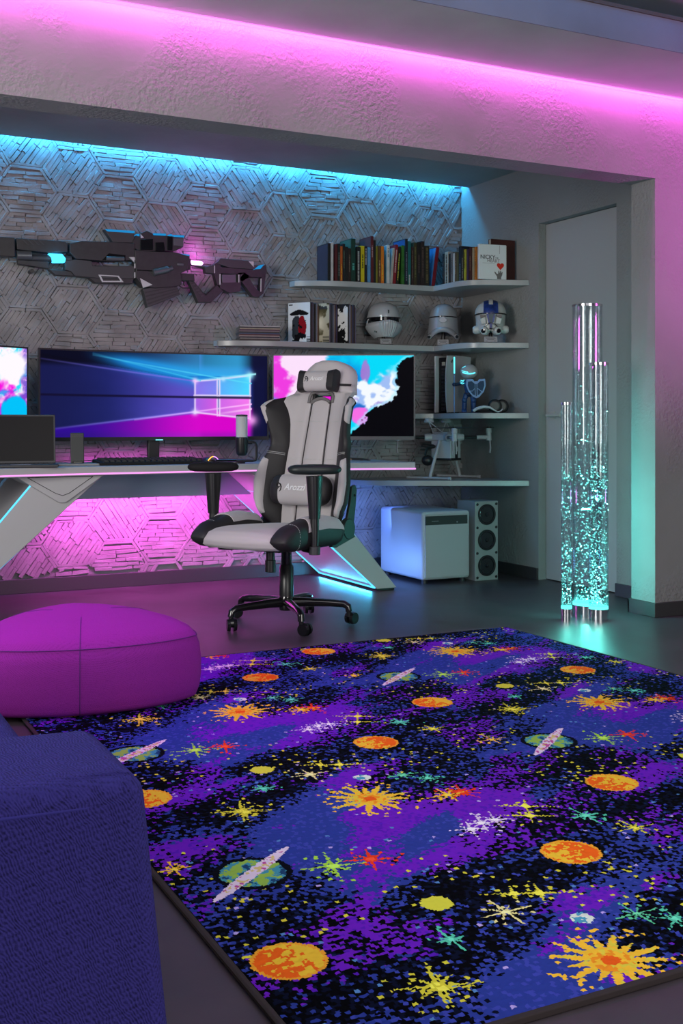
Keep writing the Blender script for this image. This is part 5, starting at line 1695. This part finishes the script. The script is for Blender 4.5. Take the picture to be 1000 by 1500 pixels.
gp('muzzle_block', [(-260, 76), (102, 94), (104, 235), (-260, 218)], 1, -.032, .032, GM)
gp('handguard', [(112, 98), (470, 122), (488, 140), (488, 200), (345, 206), (118, 182)], 1, -.030, .03, GM)
ri = MB()
for i in range(4):
    q = G([(150 + i * 38, 110), (166 + i * 38, 111), (205 + i * 38, 150), (189 + i * 38, 149)], 1)
    ri.prism(q, -.034, -.02, 'XZ')
ri.build('handguard_ribs', GM2, rf, smooth=0)
gtube('gas_tube', (118, 222), (226, 224), 1, .029, -.01, GSTEEL)
gtube('inner_barrel', (222, 240), (520, 250), 1, .021, -.006, GM2)
gp('lower_shroud', [(125, 256), (350, 268), (352, 322), (130, 288)], 1, -.024, .024, GM)
gp('upper_receiver', [(500, 140), (590, 120), (830, 128), (975, 138), (978, 262), (760, 268), (545, 252), (500, 205)], 1, -.036, .036, GM)
gp('bolt_slot', [(735, 262), (785, 212), (905, 226), (905, 268)], 1, -.040, -.03, GLOSSK, bevel=.001)
gtube('bolt', (765, 250), (895, 254), 1, .014, -.040, GSTEEL)
gp('lower_receiver', [(468, 262), (545, 254), (660, 264), (672, 302), (980, 302), (980, 395), (700, 392), (540, 374), (512, 342), (470, 332)], 1, -.030, .034, GM2)
gp('lower_plate', [(345, 322), (512, 338), (540, 376), (400, 368)], 1, -.022, .024, GM)
gp('foregrip_rail', [(640, 385), (976, 388), (958, 432), (690, 426)], 1, -.026, .026, GM)
o_, i_ = G([(710, 366), (858, 374), (894, 420), (738, 420)], 1), G([(728, 374), (850, 381), (874, 411), (746, 411)], 1)
fm = MB()
for k in range(4):
    n = (k + 1) % 4
    fm.prism([o_[k], o_[n], i_[n], i_[k]], -.031, -.022, 'XZ')
fm.build('white_frame', GWHITE, rf, smooth=0)
gp('scope_front', [(752, 33), (975, 47), (975, 134), (820, 130)], 1, -.026, .026, GM2)
gp('blue_edge', [(758, 33), (975, 46), (975, 62), (780, 50)], 1, -.0275, .02, GBLUE, bevel=0)
gp('cyan_light', [(345, 212), (445, 216), (472, 250), (465, 278), (378, 278), (366, 240)], 1, -.040, .0, GCY)
gp('white_chevron', [(930, 240), (970, 240), (972, 280)], 1, -.039, -.03, GWHITE, bevel=0)
for y0, y1 in ((240, 262), (285, 320), (350, 390)):
    gp('white_edge', [(971, y0), (978, y0), (978, y1), (971, y1)], 1, -.039, -.03, GWHITE, bevel=0)
gp('main_receiver', [(66, 168), (200, 180), (330, 184), (432, 212), (416, 300), (372, 326), (378, 400), (330, 414), (200, 424), (120, 412), (74, 352)], 2, -.042, .040, GM)
gp('receiver_line', [(80, 300), (190, 306), (250, 282), (256, 288), (192, 314), (80, 308)], 2, -.0435, -.04, GLOSSK, bevel=0)
gp('scope_body', [(54, 112), (78, 72), (110, 56), (150, 40), (190, 58), (194, 70), (392, 80), (392, 150), (332, 176), (100, 176), (56, 152)], 2, -.030, .030, GM)
sc_ = MB()
for pts in ([(106, 100), (188, 96), (188, 170), (106, 170)], [(206, 120), (260, 118), (268, 175), (206, 175)], [(285, 78), (318, 80), (318, 172), (285, 172)]):
    sc_.prism(G(pts, 2), -.040, -.028, 'XZ')
sc_.build('scope_mounts', GLOSSK, rf, bevel=.003)
gp('scope_rear', [(325, 88), (394, 90), (392, 146), (325, 140)], 2, -.032, .032, GSTEEL)
for pts in ([(82, 62), (100, 64), (100, 78), (82, 76)], [(194, 58), (276, 61), (276, 73), (196, 70)], [(300, 64), (318, 66), (318, 77), (300, 75)], [(326, 69), (396, 72), (396, 86), (326, 82)], [(374, 194), (432, 200), (430, 210), (380, 204)], [(-2, 39), (68, 42), (68, 57), (-2, 52)]):
    gp('blue_edge', pts, 2, -.0335, .02, GBLUE, bevel=0)
for pts in ([(103, 66), (125, 90), (106, 92)], [(100, 358), (182, 402), (120, 422)], [(28, 218), (62, 218), (62, 252)]):
    gp('white_chevron', pts, 2, -.046, -.04, GWHITE, bevel=0)
mg = gp('magazine', [(124, 426), (344, 394), (372, 466), (156, 550)], 2, -.028, .028, GM2)
mr_ = MB()
for i in range(4):
    t = .18 + .2 * i
    a, b = (124 + 32 * t, 426 + 124 * t), (344 + 28 * t, 394 + 72 * t)
    q = G([a, b, (b[0] + 3, b[1] + 8), (a[0] + 3, a[1] + 10)], 2)
    mr_.prism(q, -.032, -.026, 'XZ')
mr_.build('magazine_ribs', GM, mg, smooth=0)
gtube('ejector_tube', (186, 322), (286, 300), 2, .022, -.046, GSTEEL)
gtube('ejector_tip', (284, 300), (314, 292), 2, .014, -.046, GSTEEL)
gp('side_latch', [(345, 256), (388, 260), (388, 278), (345, 275)], 2, -.049, -.04, GSTEEL)
gp('pink_light', [(446, 236), (515, 240), (530, 254), (518, 270), (452, 264)], 2, -.022, .022, GPK)
gtube('buffer_rod', (415, 250), (600, 292), 2, .012, .0, GM2)
gp('rear_block', [(414, 224), (442, 226), (440, 300), (416, 300)], 2, -.032, .032, GM)
gp('trigger_block', [(370, 322), (466, 326), (470, 374), (378, 372)], 2, -.026, .026, GM)
tg = MB()
q = G([(376, 370), (378, 404), (398, 418), (440, 416), (446, 378)], 2)
tg.tube([(x, 0, z) for x, z in q], .0045, 8)
q = G([(408, 372), (404, 392), (410, 404)], 2)
tg.tube([(x, 0, z) for x, z in q], .004, 8)
tg.build('trigger_guard', GM2, rf)
gp('pistol_grip', [(428, 372), (466, 376), (542, 468), (618, 400), (662, 440), (576, 516), (492, 516), (484, 496)], 2, -.024, .024, GM)
gr = MB()
for i in range(5):
    x, y = 450 + i * 14, 395 + i * 19
    gr.prism(G([(x, y), (x + 20, y - 4), (x + 24, y + 4), (x + 4, y + 9)], 2), -.0265, -.02, 'XZ')
gr.build('grip_ribs', GM2, rf, smooth=0)
gp('stock_joint', [(536, 282), (602, 262), (602, 326), (542, 320)], 2, -.026, .026, GM2)
st_ = MB()
for pts in ([(600, 262), (640, 232), (640, 402), (618, 400), (600, 326)], [(640, 282), (860, 300), (775, 330), (640, 322)], [(636, 388), (775, 380), (775, 442), (700, 452), (636, 420)], [(755, 320), (800, 318), (838, 344), (776, 382), (755, 392)],
            [(800, 318), (862, 300), (940, 266), (946, 300), (938, 348), (826, 346), (776, 345)], [(776, 345), (826, 346), (872, 420), (905, 450), (895, 480), (855, 476), (770, 362)], [(914, 346), (940, 340), (926, 456), (896, 480), (900, 448)]):
    st_.prism(G(pts, 2), -.024, .024, 'XZ')
sto = st_.build('stock', GM, rf, bevel=.002)
gp('stock_insert', [(652, 326), (754, 328), (754, 386), (656, 386)], 2, -.010, .020, GSTEEL, sto)
gp('cheek_rest', [(612, 258), (640, 222), (850, 240), (862, 298), (700, 286)], 2, -.028, .028, GM2, sto)
gp('white_chevron', [(824, 243), (858, 245), (858, 282)], 2, -.031, -.02, GWHITE, sto, bevel=0)
for pts in ([(597, 272), (603, 272), (603, 322), (597, 322)], [(632, 328), (640, 328), (640, 398), (632, 398)], [(758, 332), (764, 332), (764, 384), (758, 384)], [(906, 358), (912, 358), (910, 444), (904, 444)]):
    gp('white_edge', pts, 2, -.027, -.02, GWHITE, sto, bevel=0)
gp('blue_edge', [(860, 296), (905, 294), (930, 264), (905, 268), (880, 290)], 2, -.0255, .01, GBLUE, sto, bevel=0)
hk = MB()
for x in (240, 900):
    (hx, hz), = G([(x, 330)], 1)
    hk.cyl((hx, .02, hz), (hx, .105, hz), .012, n=12)
hk.build('wall_mount', BLACK, rf)
(a_, b_), = G([(412, 246)], 1)
point('rifle_cyan_light', (g0.x + a_, GY - .07, g0.z + b_), .02, .35, CYAN)
(a_, b_), = G([(490, 240)], 2)
point('rifle_pink_light', (g0.x + a_, GY + .0, g0.z + b_ + .035), .02, 1.1, (1.0, .10, .8))
# ------------------------------------------------------------------ rug: every tuft is a small face with its own colour
RX, RY, RW, RL = .752, 1.540, 2.418, 2.962
LA, LB = np.array([.025, .985]), np.array([1.213, .535])     # the repeat of the pattern


def rug_print(xc, yc, blk):
    x, y = xc + RX, yc + RY
    rs = np.random.RandomState(4)
    n = len(x)
    det = LA[1] * LB[0] - LA[0] * LB[1]

    def near(px, py):
        """offset to the nearest repeat of a motif"""
        dx, dy = x - px, y - py
        p = np.round((dx * LA[1] - dy * LA[0]) / det)
        q = np.round((dy * LB[0] - dx * LB[1]) / det)
        bx, by = dx - p * LB[0] - q * LA[0], dy - p * LB[1] - q * LA[1]
        best = bx ** 2 + by ** 2
        ox, oy = bx, by
        for i in (-1, 0, 1):
            for j in (-1, 0, 1):
                cx, cy = bx - i * LB[0] - j * LA[0], by - i * LB[1] - j * LA[1]
                d = cx ** 2 + cy ** 2
                k = d < best
                best = np.where(k, d, best); ox = np.where(k, cx, ox); oy = np.where(k, cy, oy)
        return ox, oy

    S = [(288, 1244, .8, 1), (240, 1252, .7, 1), (224, 1220, .15, .5), (332, 1224, .2, 0), (400, 1220, .8, .3), (480, 1232, .95, .3), (540, 1228, .9, .8), (580, 1212, 1, 1), (368, 1292, .9, 0), (448, 1304, .85, .4), (560, 1292, .8, .5),
         (300, 1262, .4, .3), (325, 1332, .6, .6), (368, 1362, .03, .5), (440, 1380, .08, .5), (424, 1332, .1, .3), (520, 1400, .8, .9), (480, 1398, .7, 1), (345, 1400, .6, .4), (560, 1472, .12, .3), (520, 1440, .3, .2), (640, 1232, .9, 0), (680, 1252, .85, 1),
         (760, 1232, .25, 1), (720, 1208, .75, 1), (768, 1264, .35, 0), (640, 1308, .06, .2), (740, 1300, .1, .3), (740, 1352, .03, .3), (880, 1292, .28, 0), (920, 1260, .35, 0), (980, 1220, .6, .5), (888, 1320, .85, 1), (840, 1360, .95, .3),
         (800, 1368, .8, .9), (780, 1420, .9, .3), (720, 1408, .08, .3), (640, 1424, .1, .3), (624, 1388, .8, 1), (760, 1472, .85, .2), (920, 1360, .25, 0), (980, 1368, .2, 0), (992, 1416, .6, 1), (510, 1265, .95, .1), (600, 1260, .9, .3)]
    wsum = np.full(n, 1e-9); dn = np.zeros(n); hue = np.zeros(n)
    for px, py, d_, h_ in S:
        p = at(px, py, z=0)
        ox, oy = near(p.x, p.y)
        # stretched along the drift of the clouds
        a = (ox * .86 + oy * .51) / 1.9; b = -ox * .51 + oy * .86
        k = np.exp(-(a * a + b * b) / .075 ** 2) + 1e-5 / (a * a + b * b + .01)
        wsum += k; dn += k * d_; hue += k * h_
    dn, hue = dn / wsum, hue / wsum
    ca, cb = xc * .86 + yc * .51, -xc * .51 + yc * .86
    nz = value_noise(ca * 5, cb * 12, 31, 4) - .5
    dn = np.clip(dn + nz * .6, 0, 1)
    dn = np.clip((dn - .5) * 1.25 + .47, 0.04, 1)
    dn = np.where(dn > .62, np.minimum(1, dn + .2), dn)
    hue = np.clip(hue + (value_noise(ca * 5 + 7, cb * 14, 32, 3) - .5) * 1.0, 0, 1)
    c = np.zeros((n, 3))
    R = lambda: rs.rand(int(blk.max()) + 1)[blk]        # one draw per tuft of four faces
    r1, r2, r3 = R(), R(), R()
    black = np.array([5, 5, 11.]); navy = np.array([22, 34, 78.])
    c[:] = black
    c[(r2 < .30)] = (12, 17, 40)
    neb = np.where((r2 < sstep(.42, .72, hue))[:, None], np.array([110, 32, 190.]), np.array([46, 62, 148.]))
    neb = np.where(((r3 < .22) & (hue < .5))[:, None], np.array([62, 72, 170.]), neb)
    neb = np.where(((r3 > .80) & (hue > .5))[:, None], np.array([88, 30, 180.]), neb)
    on = r1 < dn
    c[on] = neb[on]
    k = on & (r2 > .9) & (dn < .5); c[k] = navy
    sp = R(); sp2 = R()
    k = (sp < .008); c[k] = np.where((sp2[k] < .4)[:, None], np.array([190, 170, 230.]), np.array([90, 140, 200.]))

    def disc(px, py, r):
        p = at(px, py, z=0)
        ox, oy = near(p.x, p.y)
        return ox, oy, np.sqrt(ox * ox + oy * oy) / r

    def star(px, py, r, arms, col, dots, width=.10, rot=0.0):
        ox, oy, d = disc(px, py, r)
        th = np.arctan2(oy, ox) + rot
        m = np.zeros(n, bool)
        for i in range(arms):
            a = 2 * PI * i / arms
            L = 1.15 if i % 2 == 0 else .70
            da = np.abs(np.sin(th - a)) * d
            m |= (np.cos(th - a) > 0) & (d < L) & (da < .72 * width * (1.15 - d / L))
        c[(d < 1.5) & (R() < .26 * dots * np.clip(1.5 - d, 0, 1))] = col
        c[m] = col
        c[d < .17] = np.minimum(255, np.array(col) * 1.05 + 25)

    Yl, Or, Rd, Wt, Gr, Te = (222, 214, 62), (250, 196, 56), (236, 62, 30), (232, 214, 240), (170, 220, 70), (90, 205, 170)
    # dusty yellow belts
    for px, py in ((375, 1362), (430, 1345), (650, 1300), (255, 1282), (905, 1305)):
        ox, oy, d = disc(px, py, .15)
        c[(sp2 > .976) & (d < 1)] = Yl
    star(255, 1282, .045, 8, Or, .35)
    # suns
    ox, oy, d = disc(895, 1417, .105)
    th = np.arctan2(oy, ox)
    ph = (th / (2 * PI) + .5) * 15
    fr = ph - np.floor(ph)
    LL = np.array([.9, .55, 1, .7, .95, .5, .85, 1, .6, .9, .65, 1, .75, .95, .6])[np.floor(ph).astype(int) % 15]
    spike = .40 + .75 * LL * (1 - 2 * np.abs(fr - .5))
    c[(d < 1.35) & (R() < .08)] = Or
    k = d < spike; c[k] = np.where((R()[k] < .25)[:, None], np.array([228, 208, 70.]), np.array(Or, float))
    k = (d < .40) & (R() < .35); c[k] = (245, 150, 40)
    c[d < .17] = (240, 96, 30)
    # orange planets
    for px, py, r, lit in ((423, 1417, .072, -.2), (836, 1256, .070, .2)):
        ox, oy, d = disc(px, py, r)
        q = value_noise(ox * 95 + 50, oy * 95 + 50, 33, 3)
        k = d < 1
        base = np.where((q + .35 * (ox / r) * (1 if lit < 0 else -.6) > .56 + lit * .1)[:, None], np.array([246, 200, 58.]), np.array([247, 104, 30.]))
        c[k] = base[k]
        e = k & (d > .90); c[e] = (246, 170, 50)
    # ringed planet
    ox, oy, d = disc(370, 1287, .082)
    q = value_noise(ox * 45 + 9, oy * 45 + 3, 35, 3)
    k = d < 1
    pl = np.where((q > .58)[:, None], np.array([150, 190, 80.]), np.where((q > .42)[:, None], np.array([70, 150, 170.]), np.array([34, 70, 110.])))
    c[k] = pl[k]; c[(d > .90) & (d < 1.08)] = (12, 14, 24)
    a, b = ox * .78 + oy * .62, -ox * .62 + oy * .78
    e = (a / .165) ** 2 + (b / .017) ** 2
    c[e < 1] = (232, 214, 232)
    k = (e < .7) & (R() < .30); c[k] = (196, 84, 160)
    k = (e < .5) & (R() < .35); c[k] = (222, 200, 130)
    # small worlds
    ox, oy, d = disc(639, 1332, .034); c[d < 1] = (220, 218, 70)
    ox, oy, d = disc(852, 1354, .024); c[d < 1] = np.where((value_noise(ox * 90 + 5, oy * 90 + 5, 36, 2) > .5)[:, None], np.array([225, 235, 220.]), np.array([80, 160, 190.]))[d < 1]
    for p_ in ((705, 1213), (690, 1222), (725, 1208)): star(*p_, .058, 8, Wt, .16, .08, .3)
    star(543, 1267, .062, 8, Rd, .30, .12, .3)
    star(487, 1277, .075, 8, Gr, .25, .09, .2)
    star(675, 1167, .062, 10, Rd, .25, .12)
    star(655, 1171, .055, 8, Or, .30, .12)
    star(770, 1188, .075, 4, Yl, .06, .07, .5); star(776, 1202, .075, 4, Yl, .06, .07, .5)
    star(752, 1318, .062, 4, Yl, .10, .09, .4); star(790, 1317, .070, 4, Yl, .10, .09, .4)
    star(741, 1345, .055, 8, (236, 226, 150), .25, .10)
    star(857, 1202, .055, 8, Te, .18, .12); star(930, 1220, .05, 8, Yl, .15, .12); star(988, 1355, .050, 10, Te, .25, .08)
    star(660, 1386, .045, 8, Te, .18, .12); star(640, 1455, .075, 8, Yl, .2, .09, .3); star(590, 1142, .045, 8, (96, 200, 150), .12, .10)
    star(360, 1197, .055, 8, Yl, .2, .09, .3)
    return srgb2lin(np.clip(c, 0, 255) / 255.0)


def build_rug():
    cs = .0046
    nx, ny = int(RW / cs), int(RL / cs)
    rs = np.random.RandomState(2)
    gx, gy = np.meshgrid(np.arange(nx + 1) * RW / nx, np.arange(ny + 1) * RL / ny)
    j = rs.uniform(-.32, .32, (2,) + gx.shape) * cs
    j[:, 0, :] = 0; j[:, -1, :] = 0; j[:, :, 0] = 0; j[:, :, -1] = 0
    x, y = (gx + j[0]).ravel(), (gy + j[1]).ravel()
    z = .0115 + rs.uniform(0, .0025, x.shape)
    w = nx + 1
    i0 = (np.arange(ny)[:, None] * w + np.arange(nx)[None, :]).ravel()
    faces = np.stack([i0, i0 + 1, i0 + 1 + w, i0 + w], 1)
    me = bpy.data.meshes.new('rug')
    me.vertices.add(len(x)); me.vertices.foreach_set('co', np.stack([x, y, z], 1).ravel())
    me.loops.add(faces.size); me.loops.foreach_set('vertex_index', faces.ravel())
    me.polygons.add(len(faces)); me.polygons.foreach_set('loop_start', np.arange(0, faces.size, 4)); me.polygons.foreach_set('loop_total', np.full(len(faces), 4))
    me.update(calc_edges=True)
    xc, yc = (gx[:-1, :-1] + .5 * RW / nx).ravel(), (gy[:-1, :-1] + .5 * RL / ny).ravel()
    by, bx = np.divmod(np.arange(nx * ny), nx)
    off = (by // 2) % 2
    blk = (by // 2) * (nx + 2) + (bx + off) // 2
    colour_attr(me, rug_print(xc, yc, blk), 'FACE')
    me.materials.append(printed('tufted_pile', None, .95))
    t = thing('rug', 'large dark rug printed with planets, suns, stars and violet nebula clouds', 'rug', (RX, RY, 0))
    o = bpy.data.objects.new('pile', me)
    COL.objects.link(o); o.parent = t
    e = MB(); b = .012
    for a, q in (((-b, -b, 0), (RW + b, 0, .013)), ((-b, RL, 0), (RW + b, RL + b, .013)), ((-b, 0, 0), (0, RL, .013)), ((RW, 0, 0), (RW + b, RL, .013)), ((0, 0, 0), (RW, RL, .008))): e.span(a, q)
    e.build('binding', mat('rug_binding', lin(44, 34, 36), .9), t, bevel=.003)


build_rug()


# ------------------------------------------------------------------ upholstery
def weave(name, dark, light, pitch, bump):
    m = bpy.data.materials.new(name)
    m.use_nodes = True
    nt = m.node_tree
    b = nt.nodes['Principled BSDF']
    b.inputs['Roughness'].default_value = .9
    b.inputs['Specular IOR Level'].default_value = .2
    tc = nt.nodes.new('ShaderNodeTexCoord')
    sx = nt.nodes.new('ShaderNodeSeparateXYZ'); nt.links.new(tc.outputs['Object'], sx.inputs[0])
    def M(op, a, b_=None):
        n = nt.nodes.new('ShaderNodeMath'); n.operation = op
        for i, v in enumerate((a, b_)):
            if v is None: continue
            if isinstance(v, (int, float)): n.inputs[i].default_value = v
            else: nt.links.new(v, n.inputs[i])
        return n.outputs[0]
    x, y, z = sx.outputs
    nz = nt.nodes.new('ShaderNodeTexNoise'); nz.inputs['Scale'].default_value = 45; nt.links.new(tc.outputs['Object'], nz.inputs['Vector'])
    wob = M('MULTIPLY', M('SUBTRACT', nz.outputs['Fac'], .5), pitch * 2.2)
    k = 2 * PI / pitch
    p = M('SINE', M('MULTIPLY', M('ADD', M('ADD', x, y), wob), k))
    q = M('SINE', M('MULTIPLY', M('ADD', M('ADD', M('MULTIPLY', z, 1.25), M('SUBTRACT', x, y)), wob), k * .8))
    h = M('MULTIPLY', p, q)
    n2 = nt.nodes.new('ShaderNodeTexNoise'); n2.inputs['Scale'].default_value = 260; nt.links.new(tc.outputs['Object'], n2.inputs['Vector'])
    f = M('ADD', M('MULTIPLY', h, .34), M('MULTIPLY_ADD', n2.outputs['Fac'], 1.2))
    f = M('SUBTRACT', f, .12)
    cr = nt.nodes.new('ShaderNodeValToRGB')
    cr.color_ramp.elements[0].position, cr.color_ramp.elements[0].color = .25, (*dark, 1)
    cr.color_ramp.elements[1].position, cr.color_ramp.elements[1].color = .95, (*light, 1)
    nt.links.new(f, cr.inputs[0]); nt.links.new(cr.outputs[0], b.inputs['Base Color'])
    bp = nt.nodes.new('ShaderNodeBump'); bp.inputs['Strength'].default_value = bump; bp.inputs['Distance'].default_value = .003
    nt.links.new(f, bp.inputs['Height']); nt.links.new(bp.outputs[0], b.inputs['Normal'])
    return m


SOFA = weave('blue_weave', lin(8, 4, 42), lin(50, 44, 118), .0075, .8)
OTTO = weave('magenta_felt', lin(108, 20, 116), lin(142, 38, 148), .006, .35)

# ottoman: rounded triangle with a seam round the top edge and down its front
OX, OY = 1.0, 4.08
ot = thing('ottoman', 'low magenta rounded triangular ottoman standing half on the rug', 'ottoman', (OX, OY, .0165), 0)
def oXY(th, k=1.0):
    """rounded triangle from its support function; corners away from the sides"""
    a, b, p = .402, .047, math.radians(84)
    h, d = a + b * math.cos(3 * (th - p)), -3 * b * math.sin(3 * (th - p))
    return k * (h * math.cos(th) - d * math.sin(th)), k * (h * math.sin(th) + d * math.cos(th))
OPROF = [(0, .300), (.20, .300), (.45, .296), (.66, .285), (.82, .266), (.91, .248), (.955, .228), (.985, .195), (1.0, .145), (1.0, .09), (.985, .045), (.955, .012), (.90, 0), (.0, 0)]
def ofn(u, v):
    t = v * (len(OPROF) - 1)
    i = min(int(t), len(OPROF) - 2); f_ = t - i
    r, z = (OPROF[i][k] + (OPROF[i + 1][k] - OPROF[i][k]) * f_ for k in (0, 1))
    th = 2 * PI * u
    return (*oXY(th, r), z)
MB().grid(ofn, 96, 39, True).build('upholstery', OTTO, ot, smooth=180)
SEAM = mat('seam_violet', lin(84, 22, 110), .8)
sm = MB()
sm.tube([(*oXY(t, .962), .2265) for t in [2 * PI * i / 96 for i in range(97)]], .0016, 6)
for a in (-100, 20, 140):
    a = math.radians(a)
    sm.tube([tuple(Vector(ofn((a / (2 * PI)) % 1, v)) * 1.002) for v in [.12 + .80 * i / 24 for i in range(25)]], .0016, 6)
sm.build('seam', SEAM, ot, smooth=60)

# sofa: its near arm, the seat and the back behind it
so = thing('sofa', 'deep blue woven sofa beside the rug, its near arm in front', 'sofa', (-.10, 2.3, 0), 0)
def pad(name, a, b, bev, flare=0.0):
    a, b = Vector(a) - Vector((-.10, 2.3, 0)), Vector(b) - Vector((-.10, 2.3, 0))
    n = 10
    m = MB()
    def top(u, v): return (a.x + (b.x - a.x) * u, a.y + (b.y - a.y) * v, b.z)
    m.slab(lambda u, v: (a.x + (b.x - a.x) * u, a.y + (b.y - a.y) * v, b.z + .010 * (1 - (2 * u - 1) ** 4) * (1 - (2 * v - 1) ** 4)), n, n,
           lambda u, v: (a.x + (b.x - a.x) * u + flare * (2 * u - 1) * abs(2 * u - 1), a.y + (b.y - a.y) * v + .2 * flare * (2 * v - 1), a.z))
    o = m.build(name, SOFA, so, bevel=bev, seg=4)
    return o
arm = pad('arm', (-.75, 1.285, .05), (.392, 1.535, .585), .030, .052)
sm = MB()
q = [(-.70, 1.286, .558), (.20, 1.286, .560), (.362, 1.288, .556), (.389, 1.312, .556), (.389, 1.50, .556), (.36, 1.532, .556)]
sm.tube([tuple(Vector(p) - Vector((-.10, 2.3, 0)) + Vector((0, -.001, 0))) for p in q], .0024, 6)
sm.build('seam', mat('seam_blue', lin(40, 34, 120), .9), arm, smooth=60)
pad('arm', (-.75, 3.25, .05), (.380, 3.50, .585), .030, .0)
pad('seat_base', (-.75, 1.54, .05), (.36, 3.245, .22), .02)
for y0, y1 in ((1.55, 2.39), (2.40, 3.24)): pad('seat_cushion', (-.50, y0, .225), (.400, y1, .450), .035)
pad('backrest', (-.80, 1.54, .225), (-.51, 3.245, .80), .05)
for x in (-.68, .30):
    for y in (1.40, 3.38): MB().cyl((x + .10, y - 2.3, 0), (x + .10, y - 2.3, .06), .022, n=14).build('foot', BLACK, so)
